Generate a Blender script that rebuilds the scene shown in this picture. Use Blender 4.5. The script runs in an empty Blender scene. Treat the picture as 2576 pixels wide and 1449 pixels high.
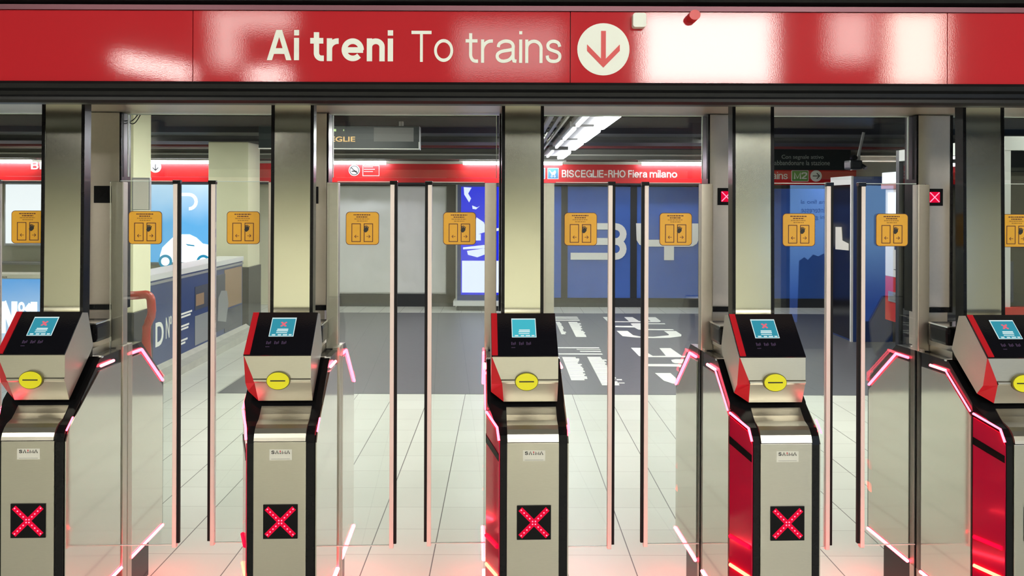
import bpy, bmesh, math, random
from mathutils import Matrix, Vector

random.seed(4)
SC = bpy.context.scene
COL = SC.collection
W, H = 2576, 1449
F = 2113.0            # focal length in pixels
CX, CY = 1266.0, 510.0
EYE = 1.613

# ------------------------------------------------------------------ camera
cam = bpy.data.cameras.new('camera')
cam.sensor_width = 36.0
cam.lens = F / W * 36.0
cam.shift_x = (W / 2 - CX) / W
cam.shift_y = -(H / 2 - CY) / W
cam.clip_start = 0.05
camo = bpy.data.objects.new('camera', cam)
COL.objects.link(camo)
camo.matrix_world = Matrix.Translation((0, 0, EYE)) @ Matrix.Rotation(math.radians(90), 4, 'X') @ Matrix.Rotation(math.radians(0.2), 4, 'Z')
SC.camera = camo

def X(px, d): return (px - CX) * d / F
def Z(py, d): return EYE - (py - CY) * d / F
def P(px, py, d): return (X(px, d), d, Z(py, d))

# ------------------------------------------------------------------ materials
def new_mat(name):
    m = bpy.data.materials.new(name)
    m.use_nodes = True
    nt = m.node_tree
    b = nt.nodes.get('Principled BSDF')
    return m, nt, b

def mat(name, col, rough=0.5, metal=0.0, coat=0.0, noise=0.0, nscale=20, bump=0.0, bscale=80, stretch=None, spec=0.5, rvar=0.0):
    m, nt, b = new_mat(name)
    b.inputs['Base Color'].default_value = (*col, 1)
    b.inputs['Roughness'].default_value = rough
    b.inputs['Metallic'].default_value = metal
    b.inputs['Coat Weight'].default_value = coat
    b.inputs['Coat Roughness'].default_value = 0.06
    b.inputs['Specular IOR Level'].default_value = spec
    tc = nt.nodes.new('ShaderNodeTexCoord')
    src = tc.outputs['Object']
    if stretch:
        mp = nt.nodes.new('ShaderNodeMapping')
        mp.inputs['Scale'].default_value = stretch
        nt.links.new(src, mp.inputs[0])
        src = mp.outputs[0]
    if noise or rvar:
        n = nt.nodes.new('ShaderNodeTexNoise')
        n.inputs['Scale'].default_value = nscale
        n.inputs['Detail'].default_value = 5
        nt.links.new(src, n.inputs['Vector'])
        if noise:
            mx = nt.nodes.new('ShaderNodeMix'); mx.data_type = 'RGBA'
            mx.inputs[6].default_value = (*[c * (1 - noise) for c in col], 1)
            mx.inputs[7].default_value = (*[min(1, c * (1 + noise)) for c in col], 1)
            nt.links.new(n.outputs['Fac'], mx.inputs[0])
            nt.links.new(mx.outputs[2], b.inputs['Base Color'])
        if rvar:
            mr = nt.nodes.new('ShaderNodeMapRange')
            mr.inputs[3].default_value = rough - rvar
            mr.inputs[4].default_value = rough + rvar
            nt.links.new(n.outputs['Fac'], mr.inputs[0])
            nt.links.new(mr.outputs[0], b.inputs['Roughness'])
    if bump:
        n2 = nt.nodes.new('ShaderNodeTexNoise')
        n2.inputs['Scale'].default_value = bscale
        n2.inputs['Detail'].default_value = 3
        nt.links.new(src, n2.inputs['Vector'])
        bp = nt.nodes.new('ShaderNodeBump')
        bp.inputs['Strength'].default_value = bump
        bp.inputs['Distance'].default_value = 0.01
        nt.links.new(n2.outputs['Fac'], bp.inputs['Height'])
        nt.links.new(bp.outputs[0], b.inputs['Normal'])
        if coat:
            nt.links.new(bp.outputs[0], b.inputs['Coat Normal'])
    return m

def emit(name, col, strength, base=(0.002, 0.002, 0.002)):
    m, nt, b = new_mat(name)
    b.inputs['Base Color'].default_value = (*base, 1)
    b.inputs['Emission Color'].default_value = (*col, 1)
    b.inputs['Emission Strength'].default_value = strength
    b.inputs['Roughness'].default_value = 0.5
    b.inputs['Specular IOR Level'].default_value = 0.1
    return m

def glass(name, tint=(0.96, 0.98, 0.97), k=1.4):
    m = bpy.data.materials.new(name); m.use_nodes = True
    nt = m.node_tree; nt.nodes.clear()
    out = nt.nodes.new('ShaderNodeOutputMaterial')
    tr = nt.nodes.new('ShaderNodeBsdfTransparent'); tr.inputs[0].default_value = (*tint, 1)
    gl = nt.nodes.new('ShaderNodeBsdfGlossy'); gl.inputs['Roughness'].default_value = 0.0
    fr = nt.nodes.new('ShaderNodeFresnel'); fr.inputs['IOR'].default_value = 1.5
    mu = nt.nodes.new('ShaderNodeMath'); mu.operation = 'MULTIPLY'; mu.inputs[1].default_value = k; mu.use_clamp = True
    mx = nt.nodes.new('ShaderNodeMixShader')
    nt.links.new(fr.outputs[0], mu.inputs[0]); nt.links.new(mu.outputs[0], mx.inputs[0])
    nt.links.new(tr.outputs[0], mx.inputs[1]); nt.links.new(gl.outputs[0], mx.inputs[2])
    nt.links.new(mx.outputs[0], out.inputs[0])
    return m

def gradient_emit(name, c0, c1, z0, z1, strength, axis=2):
    """backlit printed poster whose artwork fades from c0 (bottom) to c1 (top)"""
    m, nt, b = new_mat(name)
    b.inputs['Base Color'].default_value = (0.05, 0.05, 0.05, 1)
    b.inputs['Roughness'].default_value = 0.2
    tc = nt.nodes.new('ShaderNodeTexCoord')
    sp = nt.nodes.new('ShaderNodeSeparateXYZ'); nt.links.new(tc.outputs['Object'], sp.inputs[0])
    n = nt.nodes.new('ShaderNodeTexNoise'); n.inputs['Scale'].default_value = 2.2
    nt.links.new(tc.outputs['Object'], n.inputs['Vector'])
    ad = nt.nodes.new('ShaderNodeMath'); ad.operation = 'MULTIPLY_ADD'
    ad.inputs[1].default_value = 0.35 * (z1 - z0); 
    nt.links.new(n.outputs['Fac'], ad.inputs[0]); nt.links.new(sp.outputs[axis], ad.inputs[2])
    mr = nt.nodes.new('ShaderNodeMapRange')
    mr.inputs[1].default_value = z0 + 0.17 * (z1 - z0); mr.inputs[2].default_value = z1 + 0.17 * (z1 - z0)
    nt.links.new(ad.outputs[0], mr.inputs[0])
    mx = nt.nodes.new('ShaderNodeMix'); mx.data_type = 'RGBA'
    mx.inputs[6].default_value = (*c0, 1); mx.inputs[7].default_value = (*c1, 1)
    nt.links.new(mr.outputs[0], mx.inputs[0])
    nt.links.new(mx.outputs[2], b.inputs['Emission Color'])
    b.inputs['Emission Strength'].default_value = strength
    return m

M = {}
M['steel'] = mat('brushed_steel', (0.62, 0.585, 0.505), 0.34, 1.0, noise=0.06, nscale=60, stretch=(1, 1, 14), rvar=0.05)
M['steel_pillar'] = mat('satin_steel', (0.74, 0.74, 0.64), 0.15, 1.0, noise=0.04, nscale=90, stretch=(14, 1, 1), rvar=0.04)
M['steel_dull'] = mat('dull_steel', (0.52, 0.47, 0.41), 0.42, 1.0, noise=0.05, nscale=70)
M['steel_mirror'] = mat('polished_steel', (0.64, 0.61, 0.54), 0.075, 0.90, rvar=0.02, nscale=12, bump=0.012, bscale=4)
M['strip'] = mat('door_edge_metal', (0.80, 0.70, 0.66), 0.5, 0.2)
M['chrome'] = mat('chrome', (0.8, 0.8, 0.8), 0.12, 1.0)
M['black'] = mat('black_gloss', (0.006, 0.006, 0.007), 0.20, noise=0.2, nscale=30, spec=0.22)
M['black_matte'] = mat('black_matte', (0.004, 0.004, 0.005), 0.45, spec=0.15)
M['rubber'] = mat('black_rubber', (0.008, 0.008, 0.009), 0.6, spec=0.2)
M['screenblack'] = mat('black_glass_panel', (0.006, 0.006, 0.009), 0.08, bump=0.02, bscale=200)
M['redgloss'] = mat('red_lacquer', (0.52, 0.006, 0.045), 0.14, coat=0.6)
M['redaccent'] = mat('red_accent', (0.55, 0.010, 0.02), 0.3)
M['glass'] = glass('clear_glass')
M['glass_upper'] = glass('clear_upper_glass', (0.86, 0.88, 0.87))
M['glassedge'] = mat('glass_cut_edge', (0.75, 0.85, 0.80), 0.25)
M['led'] = emit('red_led_strip', (1.0, 0.05, 0.09), 15.0)
M['led_hot'] = emit('hot_red_led_strip', (1.0, 0.07, 0.10), 24.0)
M['glow_warm'] = emit('warm_reflected_glow', (1.0, 0.07, 0.04), 14.0)
M['led_floor'] = emit('low_red_led_strip', (1.0, 0.03, 0.05), 45.0)
M['glow_red'] = emit('deep_red_reflected_glow', (1.0, 0.0, 0.02), 3.0)
M['xbar'] = emit('red_cross_glow', (1.0, 0.0, 0.045), 0.85)
M['xdot'] = emit('red_cross_dot', (1.0, 0.14, 0.22), 3.2)
M['xdim'] = emit('red_backlight', (1.0, 0.0, 0.05), 0.8)
M['scr_teal'] = emit('screen_teal', (0.035, 0.30, 0.40), 1.0)
M['scr_teal2'] = emit('screen_bright_teal', (0.06, 0.50, 0.60), 1.0)
M['scr_white'] = emit('screen_white', (0.75, 0.95, 0.95), 0.9)
M['scr_red'] = emit('screen_red', (0.95, 0.16, 0.22), 0.9)
M['scr_dim'] = emit('screen_dim_icon', (0.20, 0.12, 0.24), 0.25)
M['yellow'] = mat('yellow_plastic', (0.78, 0.72, 0.01), 0.4)
M['olive'] = mat('olive_rim', (0.12, 0.11, 0.02), 0.5)
M['orange'] = mat('orange_sticker', (0.74, 0.38, 0.02), 0.45, noise=0.06, nscale=40)
M['stickerink'] = mat('dark_red_ink', (0.09, 0.02, 0.015), 0.6)
M['ink'] = mat('black_ink', (0.015, 0.015, 0.015), 0.6)
M['inksoft'] = mat('faded_ink', (0.34, 0.16, 0.01), 0.6)
M['label'] = mat('white_label', (0.66, 0.64, 0.58), 0.5)
M['white'] = mat('white_lettering', (0.80, 0.82, 0.76), 0.5)
M['redsign'] = mat('red_sign_enamel', (0.47, 0.010, 0.018), 0.55, coat=1.0, bump=0.008, bscale=300, spec=0.15)
M['redsign2'] = mat('red_sign_plain', (0.60, 0.016, 0.018), 0.35)
M['beam'] = mat('black_beam_metal', (0.009, 0.009, 0.010), 0.36, noise=0.3, nscale=14, spec=0.22)
M['lip'] = mat('sign_channel_metal', (0.16, 0.06, 0.08), 0.4, 0.5)
M['soffit'] = mat('beam_soffit_panel', (0.42, 0.40, 0.33), 0.35, 0.4)
M['cream'] = mat('cream_plaster', (0.70, 0.70, 0.48), 0.7, noise=0.06, nscale=6)
M['cream_wall'] = mat('cream_wall_tiles', (0.60, 0.60, 0.44), 0.6, noise=0.06, nscale=3)
M['beige'] = mat('beige_wall', (0.74, 0.72, 0.58), 0.7, noise=0.08, nscale=2)
M['dado'] = mat('dark_dado', (0.035, 0.037, 0.040), 0.4, noise=0.3, nscale=10)
M['stone'] = mat('stone_kerb', (0.42, 0.43, 0.37), 0.6, noise=0.2, nscale=8)
M['ceil'] = mat('dark_ceiling', (0.050, 0.049, 0.047), 0.7, noise=0.35, nscale=3)
M['ceilbeam'] = mat('dark_concrete_beam', (0.030, 0.030, 0.031), 0.7, noise=0.4, nscale=4)
M['ceilblack'] = mat('black_recess', (0.003, 0.003, 0.003), 0.8, spec=0.05)
M['lintel'] = mat('grey_lintel', (0.22, 0.22, 0.19), 0.6, noise=0.15, nscale=5)
M['navy'] = mat('navy_wrap', (0.022, 0.050, 0.17), 0.3, noise=0.15, nscale=3)
M['blue'] = mat('blue_vinyl_wrap', (0.045, 0.125, 0.46), 0.22, noise=0.12, nscale=2.5, bump=0.02, bscale=3)
M['frame_dark'] = mat('dark_frame', (0.014, 0.016, 0.020), 0.4)
M['frame_white'] = mat('white_frame', (0.66, 0.68, 0.66), 0.4)
M['frame_grey'] = mat('grey_frame', (0.40, 0.42, 0.42), 0.35, 0.5)
M['sheet'] = mat('white_cover_sheet', (0.78, 0.80, 0.77), 0.5, noise=0.08, nscale=2)
M['floormat'] = mat('dark_grey_floor_film', (0.105, 0.108, 0.118), 0.42, noise=0.12, nscale=20)
M['tube'] = emit('fluorescent_tube', (0.90, 0.89, 1.0), 34.0)
M['lumreflect'] = emit('luminaire_reflection', (0.92, 0.93, 1.0), 3.0)
M['lum'] = emit('ceiling_luminaire', (0.95, 0.93, 1.0), 34.0)
M['lamp'] = emit('lamp_panel', (1.0, 0.95, 0.82), 25.0)
M['lampcool'] = emit('lamp_panel_cool', (0.97, 0.98, 0.90), 27.0)
M['lampdim'] = emit('lamp_panel_dim', (1.0, 0.93, 0.85), 12.0)
M['lampstreak'] = emit('tube_lamp_bright', (1.0, 0.95, 0.88), 45.0)
M['lampfaint'] = emit('lamp_panel_faint', (1.0, 0.93, 0.88), 5.0)
M['fillhall'] = emit('hall_fill_panel', (0.98, 0.99, 0.90), 16.0)
M['fillfront'] = emit('front_hall_fill_panel', (1.0, 0.98, 0.86), 40.0)
M['fillslim'] = emit('slim_fill_panel', (0.98, 0.99, 0.92), 34.0)
M['lamppass'] = emit('passage_lamp_panel', (0.97, 1.0, 0.90), 6.6)
M['amber'] = emit('amber_led', (1.0, 0.66, 0.28), 1.1)
M['lime'] = emit('lime_led', (0.75, 1.0, 0.45), 0.9)
M['adwhite'] = emit('ad_white', (0.88, 0.94, 1.0), 1.5)
M['adblue'] = emit('ad_blue', (0.10, 0.36, 0.72), 1.0)
M['adteal'] = emit('ad_teal', (0.03, 0.30, 0.50), 1.0)
M['lcd_blue'] = emit('lcd_deep_blue', (0.015, 0.03, 0.85), 1.0)
M['lcd_white'] = emit('lcd_white', (0.72, 0.80, 1.0), 1.25)
M['pipe_red'] = mat('red_pipe', (0.22, 0.05, 0.05), 0.4)
M['pipe_beige'] = mat('beige_pipe', (0.46, 0.38, 0.31), 0.45)
M['conduit'] = mat('pale_conduit', (0.62, 0.62, 0.54), 0.4)
M['handrail'] = mat('red_handrail', (0.34, 0.03, 0.02), 0.3)
M['green'] = mat('green_line_badge', (0.10, 0.30, 0.03), 0.4)
M['signblue'] = mat('blue_pictogram', (0.06, 0.25, 0.48), 0.4)
M['board'] = mat('dark_sign_board', (0.018, 0.026, 0.028), 0.35)
M['boardtext'] = mat('grey_sign_text', (0.42, 0.46, 0.42), 0.6)
M['machine_red'] = mat('machine_red', (0.50, 0.03, 0.025), 0.4)
M['machine_white'] = mat('machine_white', (0.74, 0.72, 0.70), 0.4)
M['machine_pink'] = mat('machine_pink_edge', (0.60, 0.25, 0.25), 0.4)
M['grey'] = mat('mid_grey', (0.22, 0.22, 0.22), 0.5)
M['photo_grey'] = mat('printed_grey', (0.25, 0.27, 0.28), 0.35)
M['photo_dark'] = mat('printed_dark', (0.05, 0.06, 0.09), 0.35)
M['photo_wood'] = mat('printed_wood', (0.30, 0.20, 0.12), 0.35, noise=0.3, nscale=30, stretch=(1, 20, 1))
M['tray'] = mat('cable_tray', (0.30, 0.30, 0.28), 0.4, 0.6)

def floor_mat():
    m, nt, b = new_mat('pale_floor_tiles')
    geo = nt.nodes.new('ShaderNodeNewGeometry')
    sp = nt.nodes.new('ShaderNodeSeparateXYZ'); nt.links.new(geo.outputs['Position'], sp.inputs[0])
    def line(out, off, width):
        a = nt.nodes.new('ShaderNodeMath'); a.operation = 'SUBTRACT'; a.inputs[1].default_value = off
        nt.links.new(out, a.inputs[0])
        d = nt.nodes.new('ShaderNodeMath'); d.operation = 'DIVIDE'; d.inputs[1].default_value = 0.3
        nt.links.new(a.outputs[0], d.inputs[0])
        f = nt.nodes.new('ShaderNodeMath'); f.operation = 'FRACT'; nt.links.new(d.outputs[0], f.inputs[0])
        s = nt.nodes.new('ShaderNodeMath'); s.operation = 'SUBTRACT'; s.inputs[1].default_value = 0.5
        nt.links.new(f.outputs[0], s.inputs[0])
        ab = nt.nodes.new('ShaderNodeMath'); ab.operation = 'ABSOLUTE'; nt.links.new(s.outputs[0], ab.inputs[0])
        g = nt.nodes.new('ShaderNodeMath'); g.operation = 'GREATER_THAN'; g.inputs[1].default_value = 0.5 - width / 0.6
        nt.links.new(ab.outputs[0], g.inputs[0])
        return g.outputs[0]
    lx = line(sp.outputs[0], 0.2865, 0.005)
    ly = line(sp.outputs[1], 0.248, 0.004)
    n = nt.nodes.new('ShaderNodeTexNoise'); n.inputs['Scale'].default_value = 1.6; n.inputs['Detail'].default_value = 6
    nt.links.new(geo.outputs['Position'], n.inputs['Vector'])
    n2 = nt.nodes.new('ShaderNodeTexWhiteNoise'); n2.noise_dimensions = '2D'
    sn = nt.nodes.new('ShaderNodeVectorMath'); sn.operation = 'SNAP'; sn.inputs[1].default_value = (0.3, 0.3, 10)
    of = nt.nodes.new('ShaderNodeVectorMath'); of.operation = 'SUBTRACT'; of.inputs[1].default_value = (0.2865, 0.248, 0)
    nt.links.new(geo.outputs['Position'], of.inputs[0]); nt.links.new(of.outputs[0], sn.inputs[0])
    nt.links.new(sn.outputs[0], n2.inputs['Vector'])
    ad = nt.nodes.new('ShaderNodeMath'); ad.operation = 'MULTIPLY_ADD'; ad.inputs[1].default_value = 0.35
    nt.links.new(n2.outputs['Value'], ad.inputs[0]); nt.links.new(n.outputs['Fac'], ad.inputs[2])
    mx = nt.nodes.new('ShaderNodeMix'); mx.data_type = 'RGBA'
    mx.inputs[6].default_value = (0.50, 0.52, 0.45, 1); mx.inputs[7].default_value = (0.60, 0.62, 0.55, 1)
    nt.links.new(ad.outputs[0], mx.inputs[0])
    m1 = nt.nodes.new('ShaderNodeMix'); m1.data_type = 'RGBA'; m1.inputs[7].default_value = (0.36, 0.35, 0.31, 1)
    nt.links.new(ly, m1.inputs[0]); nt.links.new(mx.outputs[2], m1.inputs[6])
    m2 = nt.nodes.new('ShaderNodeMix'); m2.data_type = 'RGBA'; m2.inputs[7].default_value = (0.10, 0.095, 0.085, 1)
    nt.links.new(lx, m2.inputs[0]); nt.links.new(m1.outputs[2], m2.inputs[6])
    nt.links.new(m2.outputs[2], b.inputs['Base Color'])
    b.inputs['Roughness'].default_value = 0.38
    return m
M['floor'] = floor_mat()

# ------------------------------------------------------------------ text cache
_txt = {}
def text_geo(body, offset=0.0, shear=0.0):
    key = (body, offset, shear)
    if key in _txt: return _txt[key]
    cu = bpy.data.curves.new('tmp_text', 'FONT')
    cu.body = body; cu.size = 1.0; cu.offset = offset; cu.shear = shear
    cu.resolution_u = 4
    ob = bpy.data.objects.new('tmp_text', cu)
    COL.objects.link(ob)
    bpy.context.view_layer.update()
    dg = bpy.context.evaluated_depsgraph_get()
    me = ob.evaluated_get(dg).to_mesh()
    vs = [tuple(v.co) for v in me.vertices]
    fs = [tuple(p.vertices) for p in me.polygons]
    ob.evaluated_get(dg).to_mesh_clear()
    bpy.data.objects.remove(ob); bpy.data.curves.remove(cu)
    x0 = min(v[0] for v in vs); x1 = max(v[0] for v in vs)
    y0 = min(v[1] for v in vs); y1 = max(v[1] for v in vs)
    _txt[key] = (vs, fs, x0, x1, y0, y1)
    return _txt[key]

# ------------------------------------------------------------------ grotesque stroke lettering
def _arc(cx, cy, rx, ry, a0, a1, n=14):
    return [(cx + rx * math.cos(math.radians(a0 + (a1 - a0) * k / n)), cy + ry * math.sin(math.radians(a0 + (a1 - a0) * k / n))) for k in range(n + 1)]
def _spl(p, n=5):
    q = [p[0]] + list(p) + [p[-1]]; out = []
    for i in range(1, len(q) - 2):
        a, b, c, d = q[i - 1], q[i], q[i + 1], q[i + 2]
        for k in range(n):
            t = k / n
            out.append(tuple(0.5 * (2 * b[j] + (c[j] - a[j]) * t + (2 * a[j] - 5 * b[j] + 4 * c[j] - d[j]) * t * t + (3 * b[j] - a[j] - 3 * c[j] + d[j]) * t ** 3) for j in (0, 1)))
    out.append(tuple(p[-1])); return out
S_PTS = [(.90, .73), (.82, .89), (.66, .975), (.48, 1.0), (.28, .97), (.12, .87), (.10, .72), (.22, .60), (.48, .525), (.76, .445), (.90, .31), (.87, .13), (.70, .025), (.48, 0.0), (.25, .03), (.09, .14), (.05, .29)]
def glyph(ch, w):
    h = w / 2; xh = 0.735; t = xh - h
    if ch == ' ': return [], 0.26
    if ch == 'A':
        a = 0.80 + w * 0.75; k = w * 1.06; c = a / 2
        return [('raw', [(0, 0), (c - k * .55, 1)], [(k, 0), (c + k * .40, 1)]), ('raw', [(a - k, 0), (c - k * .40, 1)], [(a, 0), (c + k * .55, 1)]), [(a * .24, .30), (a * .76, .30)]], a
    if ch == 'i': return [[(h, 0), (h, xh)], [(h, 1 - w * .95), (h, 1)]], w
    if ch == 'l': return [[(h, 0), (h, 1)]], w
    if ch == 'I': return [[(h, 0), (h, 1)]], w
    if ch == '-': return [[(0, .38), (.32, .38)]], .32
    if ch == 't':
        x = .12 + h
        return [[(x, .93), (x, .26)] + _arc(x + .17, .26, .17, .26 - h, 180, 270, 8) + [(x + .25, h)], [(0, t + h * .1), (x + .23, t + h * .1)]], x + .25
    if ch == 'r': return [[(h, 0), (h, xh)], _arc(h + .29, .40, .29, t - .40, 180, 90, 8) + [(.40, t)]], .40
    if ch in 'nm':
        a = .56 + w * .25; r = (a - w) / 2
        one = lambda o: [(o + h, .36)] + _arc(o + h + r, .46, r, t - .46, 180, 0, 12) + [(o + a - h, 0)]
        if ch == 'n': return [[(h, 0), (h, xh)], one(0)], a
        return [[(h, 0), (h, xh)], one(0), one(a - w)], 2 * a - w
    if ch == 'o': return [_arc(.33 + h * .6, xh / 2, .33 - h * .4, xh / 2 - h, 0, 360, 32)], .66 + w * .6 - h * .0
    if ch == 'e':
        cx, rx, ry = .33 + h * .5, .33 - h * .5, xh / 2 - h
        return [[(cx - rx, xh * .49), (cx + rx + h * .7, xh * .49)], _arc(cx, xh / 2, rx, ry, -2, 318, 30)], .66 + h
    if ch == 'a':
        k = .62 + h * .3; f = lambda p: (h + p[0] * (k - w) / .76, h + p[1] * (xh - w))
        return [_spl([f(p) for p in [(.04, .70), (.10, .88), (.34, 1.0), (.60, .97), (.75, .82), (.76, .62)]]), [f((.76, .80)), f((.76, .14))] + [f((.80, .02)), f((.92, .0))],
                _spl([f(p) for p in [(.76, .60), (.55, .55), (.22, .49), (.02, .36), (.0, .18), (.12, .04), (.32, 0.0), (.58, .08), (.74, .28), (.76, .40)]])], k + .05
    if ch == 's':
        k = .58; return [_spl([(h * .6 + x * (k - w * .8), h + y * (xh - w)) for x, y in S_PTS])], k
    if ch == 'S':
        k = .78; return [_spl([(h * .6 + x * (k - w * .8), h + y * (1 - w)) for x, y in S_PTS])], k
    if ch == 'T': return [[(0, 1 - h), (.76, 1 - h)], [(.38, 0), (.38, 1)]], .76
    if ch == 'E': return [[(.64, h), (h, h), (h, 1 - h), (.63, 1 - h)], [(h, .52), (.60, .52)]], .65
    if ch == 'F': return [[(h, 0), (h, 1 - h), (.60, 1 - h)], [(h, .50), (.54, .50)]], .61
    if ch == 'L': return [[(h, 1), (h, h), (.56, h)]], .57
    if ch == 'H': return [[(h, 0), (h, 1)], [(.74 - h, 0), (.74 - h, 1)], [(h, .52), (.74 - h, .52)]], .74
    if ch == 'O': return [_arc(.43, .5, .43 - h, .5 - h, 0, 360, 36)], .86
    if ch == 'C': return [_arc(.43, .5, .43 - h, .5 - h, 42, 318, 28)], .80
    if ch == 'G': return [_arc(.43, .5, .43 - h, .5 - h, 45, 330, 28) + [(.80, .47), (.46, .47)], [(.80, .47), (.80, 0)]], .84
    if ch in 'BR':
        x = .66 - h
        top = [(h, 1 - h), (.42, 1 - h)] + _arc(.42, .75 - h * .2, x - .46, .25 - h * .8, 90, -90, 10) + [(h, .51)]
        if ch == 'R': return [[(h, 0), (h, 1)], top, [(.40, .51), (.52, .42), (.57, .28), (.60, .0)]], .67
        return [[(h, 0), (h, 1)], top, [(.42, .51)] + _arc(.42, .255 + h * .5, x - .42, .255 - h * .5, 90, -90, 10) + [(h, h)]], .68
    if ch == 'V': return [[(h, 0), (.40, 1), (.80 - h, 0)]], .80      # letter A of the maker logo, no bar
    if ch == 'M': return [[(h, 0), (h, 1 - h * .5), (.44, .12), (.88 - h, 1 - h * .5), (.88 - h, 0)]], .88
    if ch == 'N': return [[(h, 0), (h, 1)], [(h * 1.15, 1 - h * .2), (.74 - h * 1.15, h * .2)], [(.74 - h, 0), (.74 - h, 1)]], .74
    if ch == '1': return [[(.0, .70), (.34 - w * .9, 1 - h * .9)], [(.34 - h, 0), (.34 - h, 1)]], .34
    if ch == '2': return [_spl([(.03, .70), (.08, .88), (.30, 1 - h), (.52, .90), (.56, .70), (.45, .50), (.20, .28), (.05, .08)]) + [(.05, h), (.60, h)]], .60
    return [[(h, 0), (h, xh)]], w
def stroke_polys(body, w, gap=0.085):
    """list of convex-ish quads for a lettered word; unit cap height"""
    quads = []; x = 0.0
    for ch in body:
        pls, adv = glyph(ch, w)
        for pl in pls:
            if pl[0] == 'raw':
                quads.append(([(p[0] + x, p[1]) for p in pl[1]], [(p[0] + x, p[1]) for p in pl[2]])); continue
            pts = []
            for p in pl:
                q_ = (p[0] + x, p[1])
                if not pts or math.hypot(q_[0] - pts[-1][0], q_[1] - pts[-1][1]) > 1e-5: pts.append(q_)
            n = len(pts); L = []; R = []
            for i in range(n):
                d0 = d1 = None
                if i > 0: d0 = (pts[i][0] - pts[i - 1][0], pts[i][1] - pts[i - 1][1])
                if i < n - 1: d1 = (pts[i + 1][0] - pts[i][0], pts[i + 1][1] - pts[i][1])
                closed = n > 8 and math.hypot(pts[0][0] - pts[-1][0], pts[0][1] - pts[-1][1]) < 1e-6
                if closed and i == 0: d0 = (pts[-1][0] - pts[-2][0], pts[-1][1] - pts[-2][1])
                if closed and i == n - 1: d1 = (pts[1][0] - pts[0][0], pts[1][1] - pts[0][1])
                d0 = d0 or d1; d1 = d1 or d0
                l0 = math.hypot(*d0) or 1; l1 = math.hypot(*d1) or 1
                n0 = (-d0[1] / l0, d0[0] / l0); n1 = (-d1[1] / l1, d1[0] / l1)
                mx_, my_ = n0[0] + n1[0], n0[1] + n1[1]
                q = mx_ * mx_ + my_ * my_
                k = min(2.0 / max(q, 1e-6), 1.5) * w / 2
                L.append((pts[i][0] + mx_ * k, pts[i][1] + my_ * k)); R.append((pts[i][0] - mx_ * k, pts[i][1] - my_ * k))
            quads.append((L, R))
        x += adv + (gap if ch != ' ' else 0.0)
    return quads, x - gap

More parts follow.
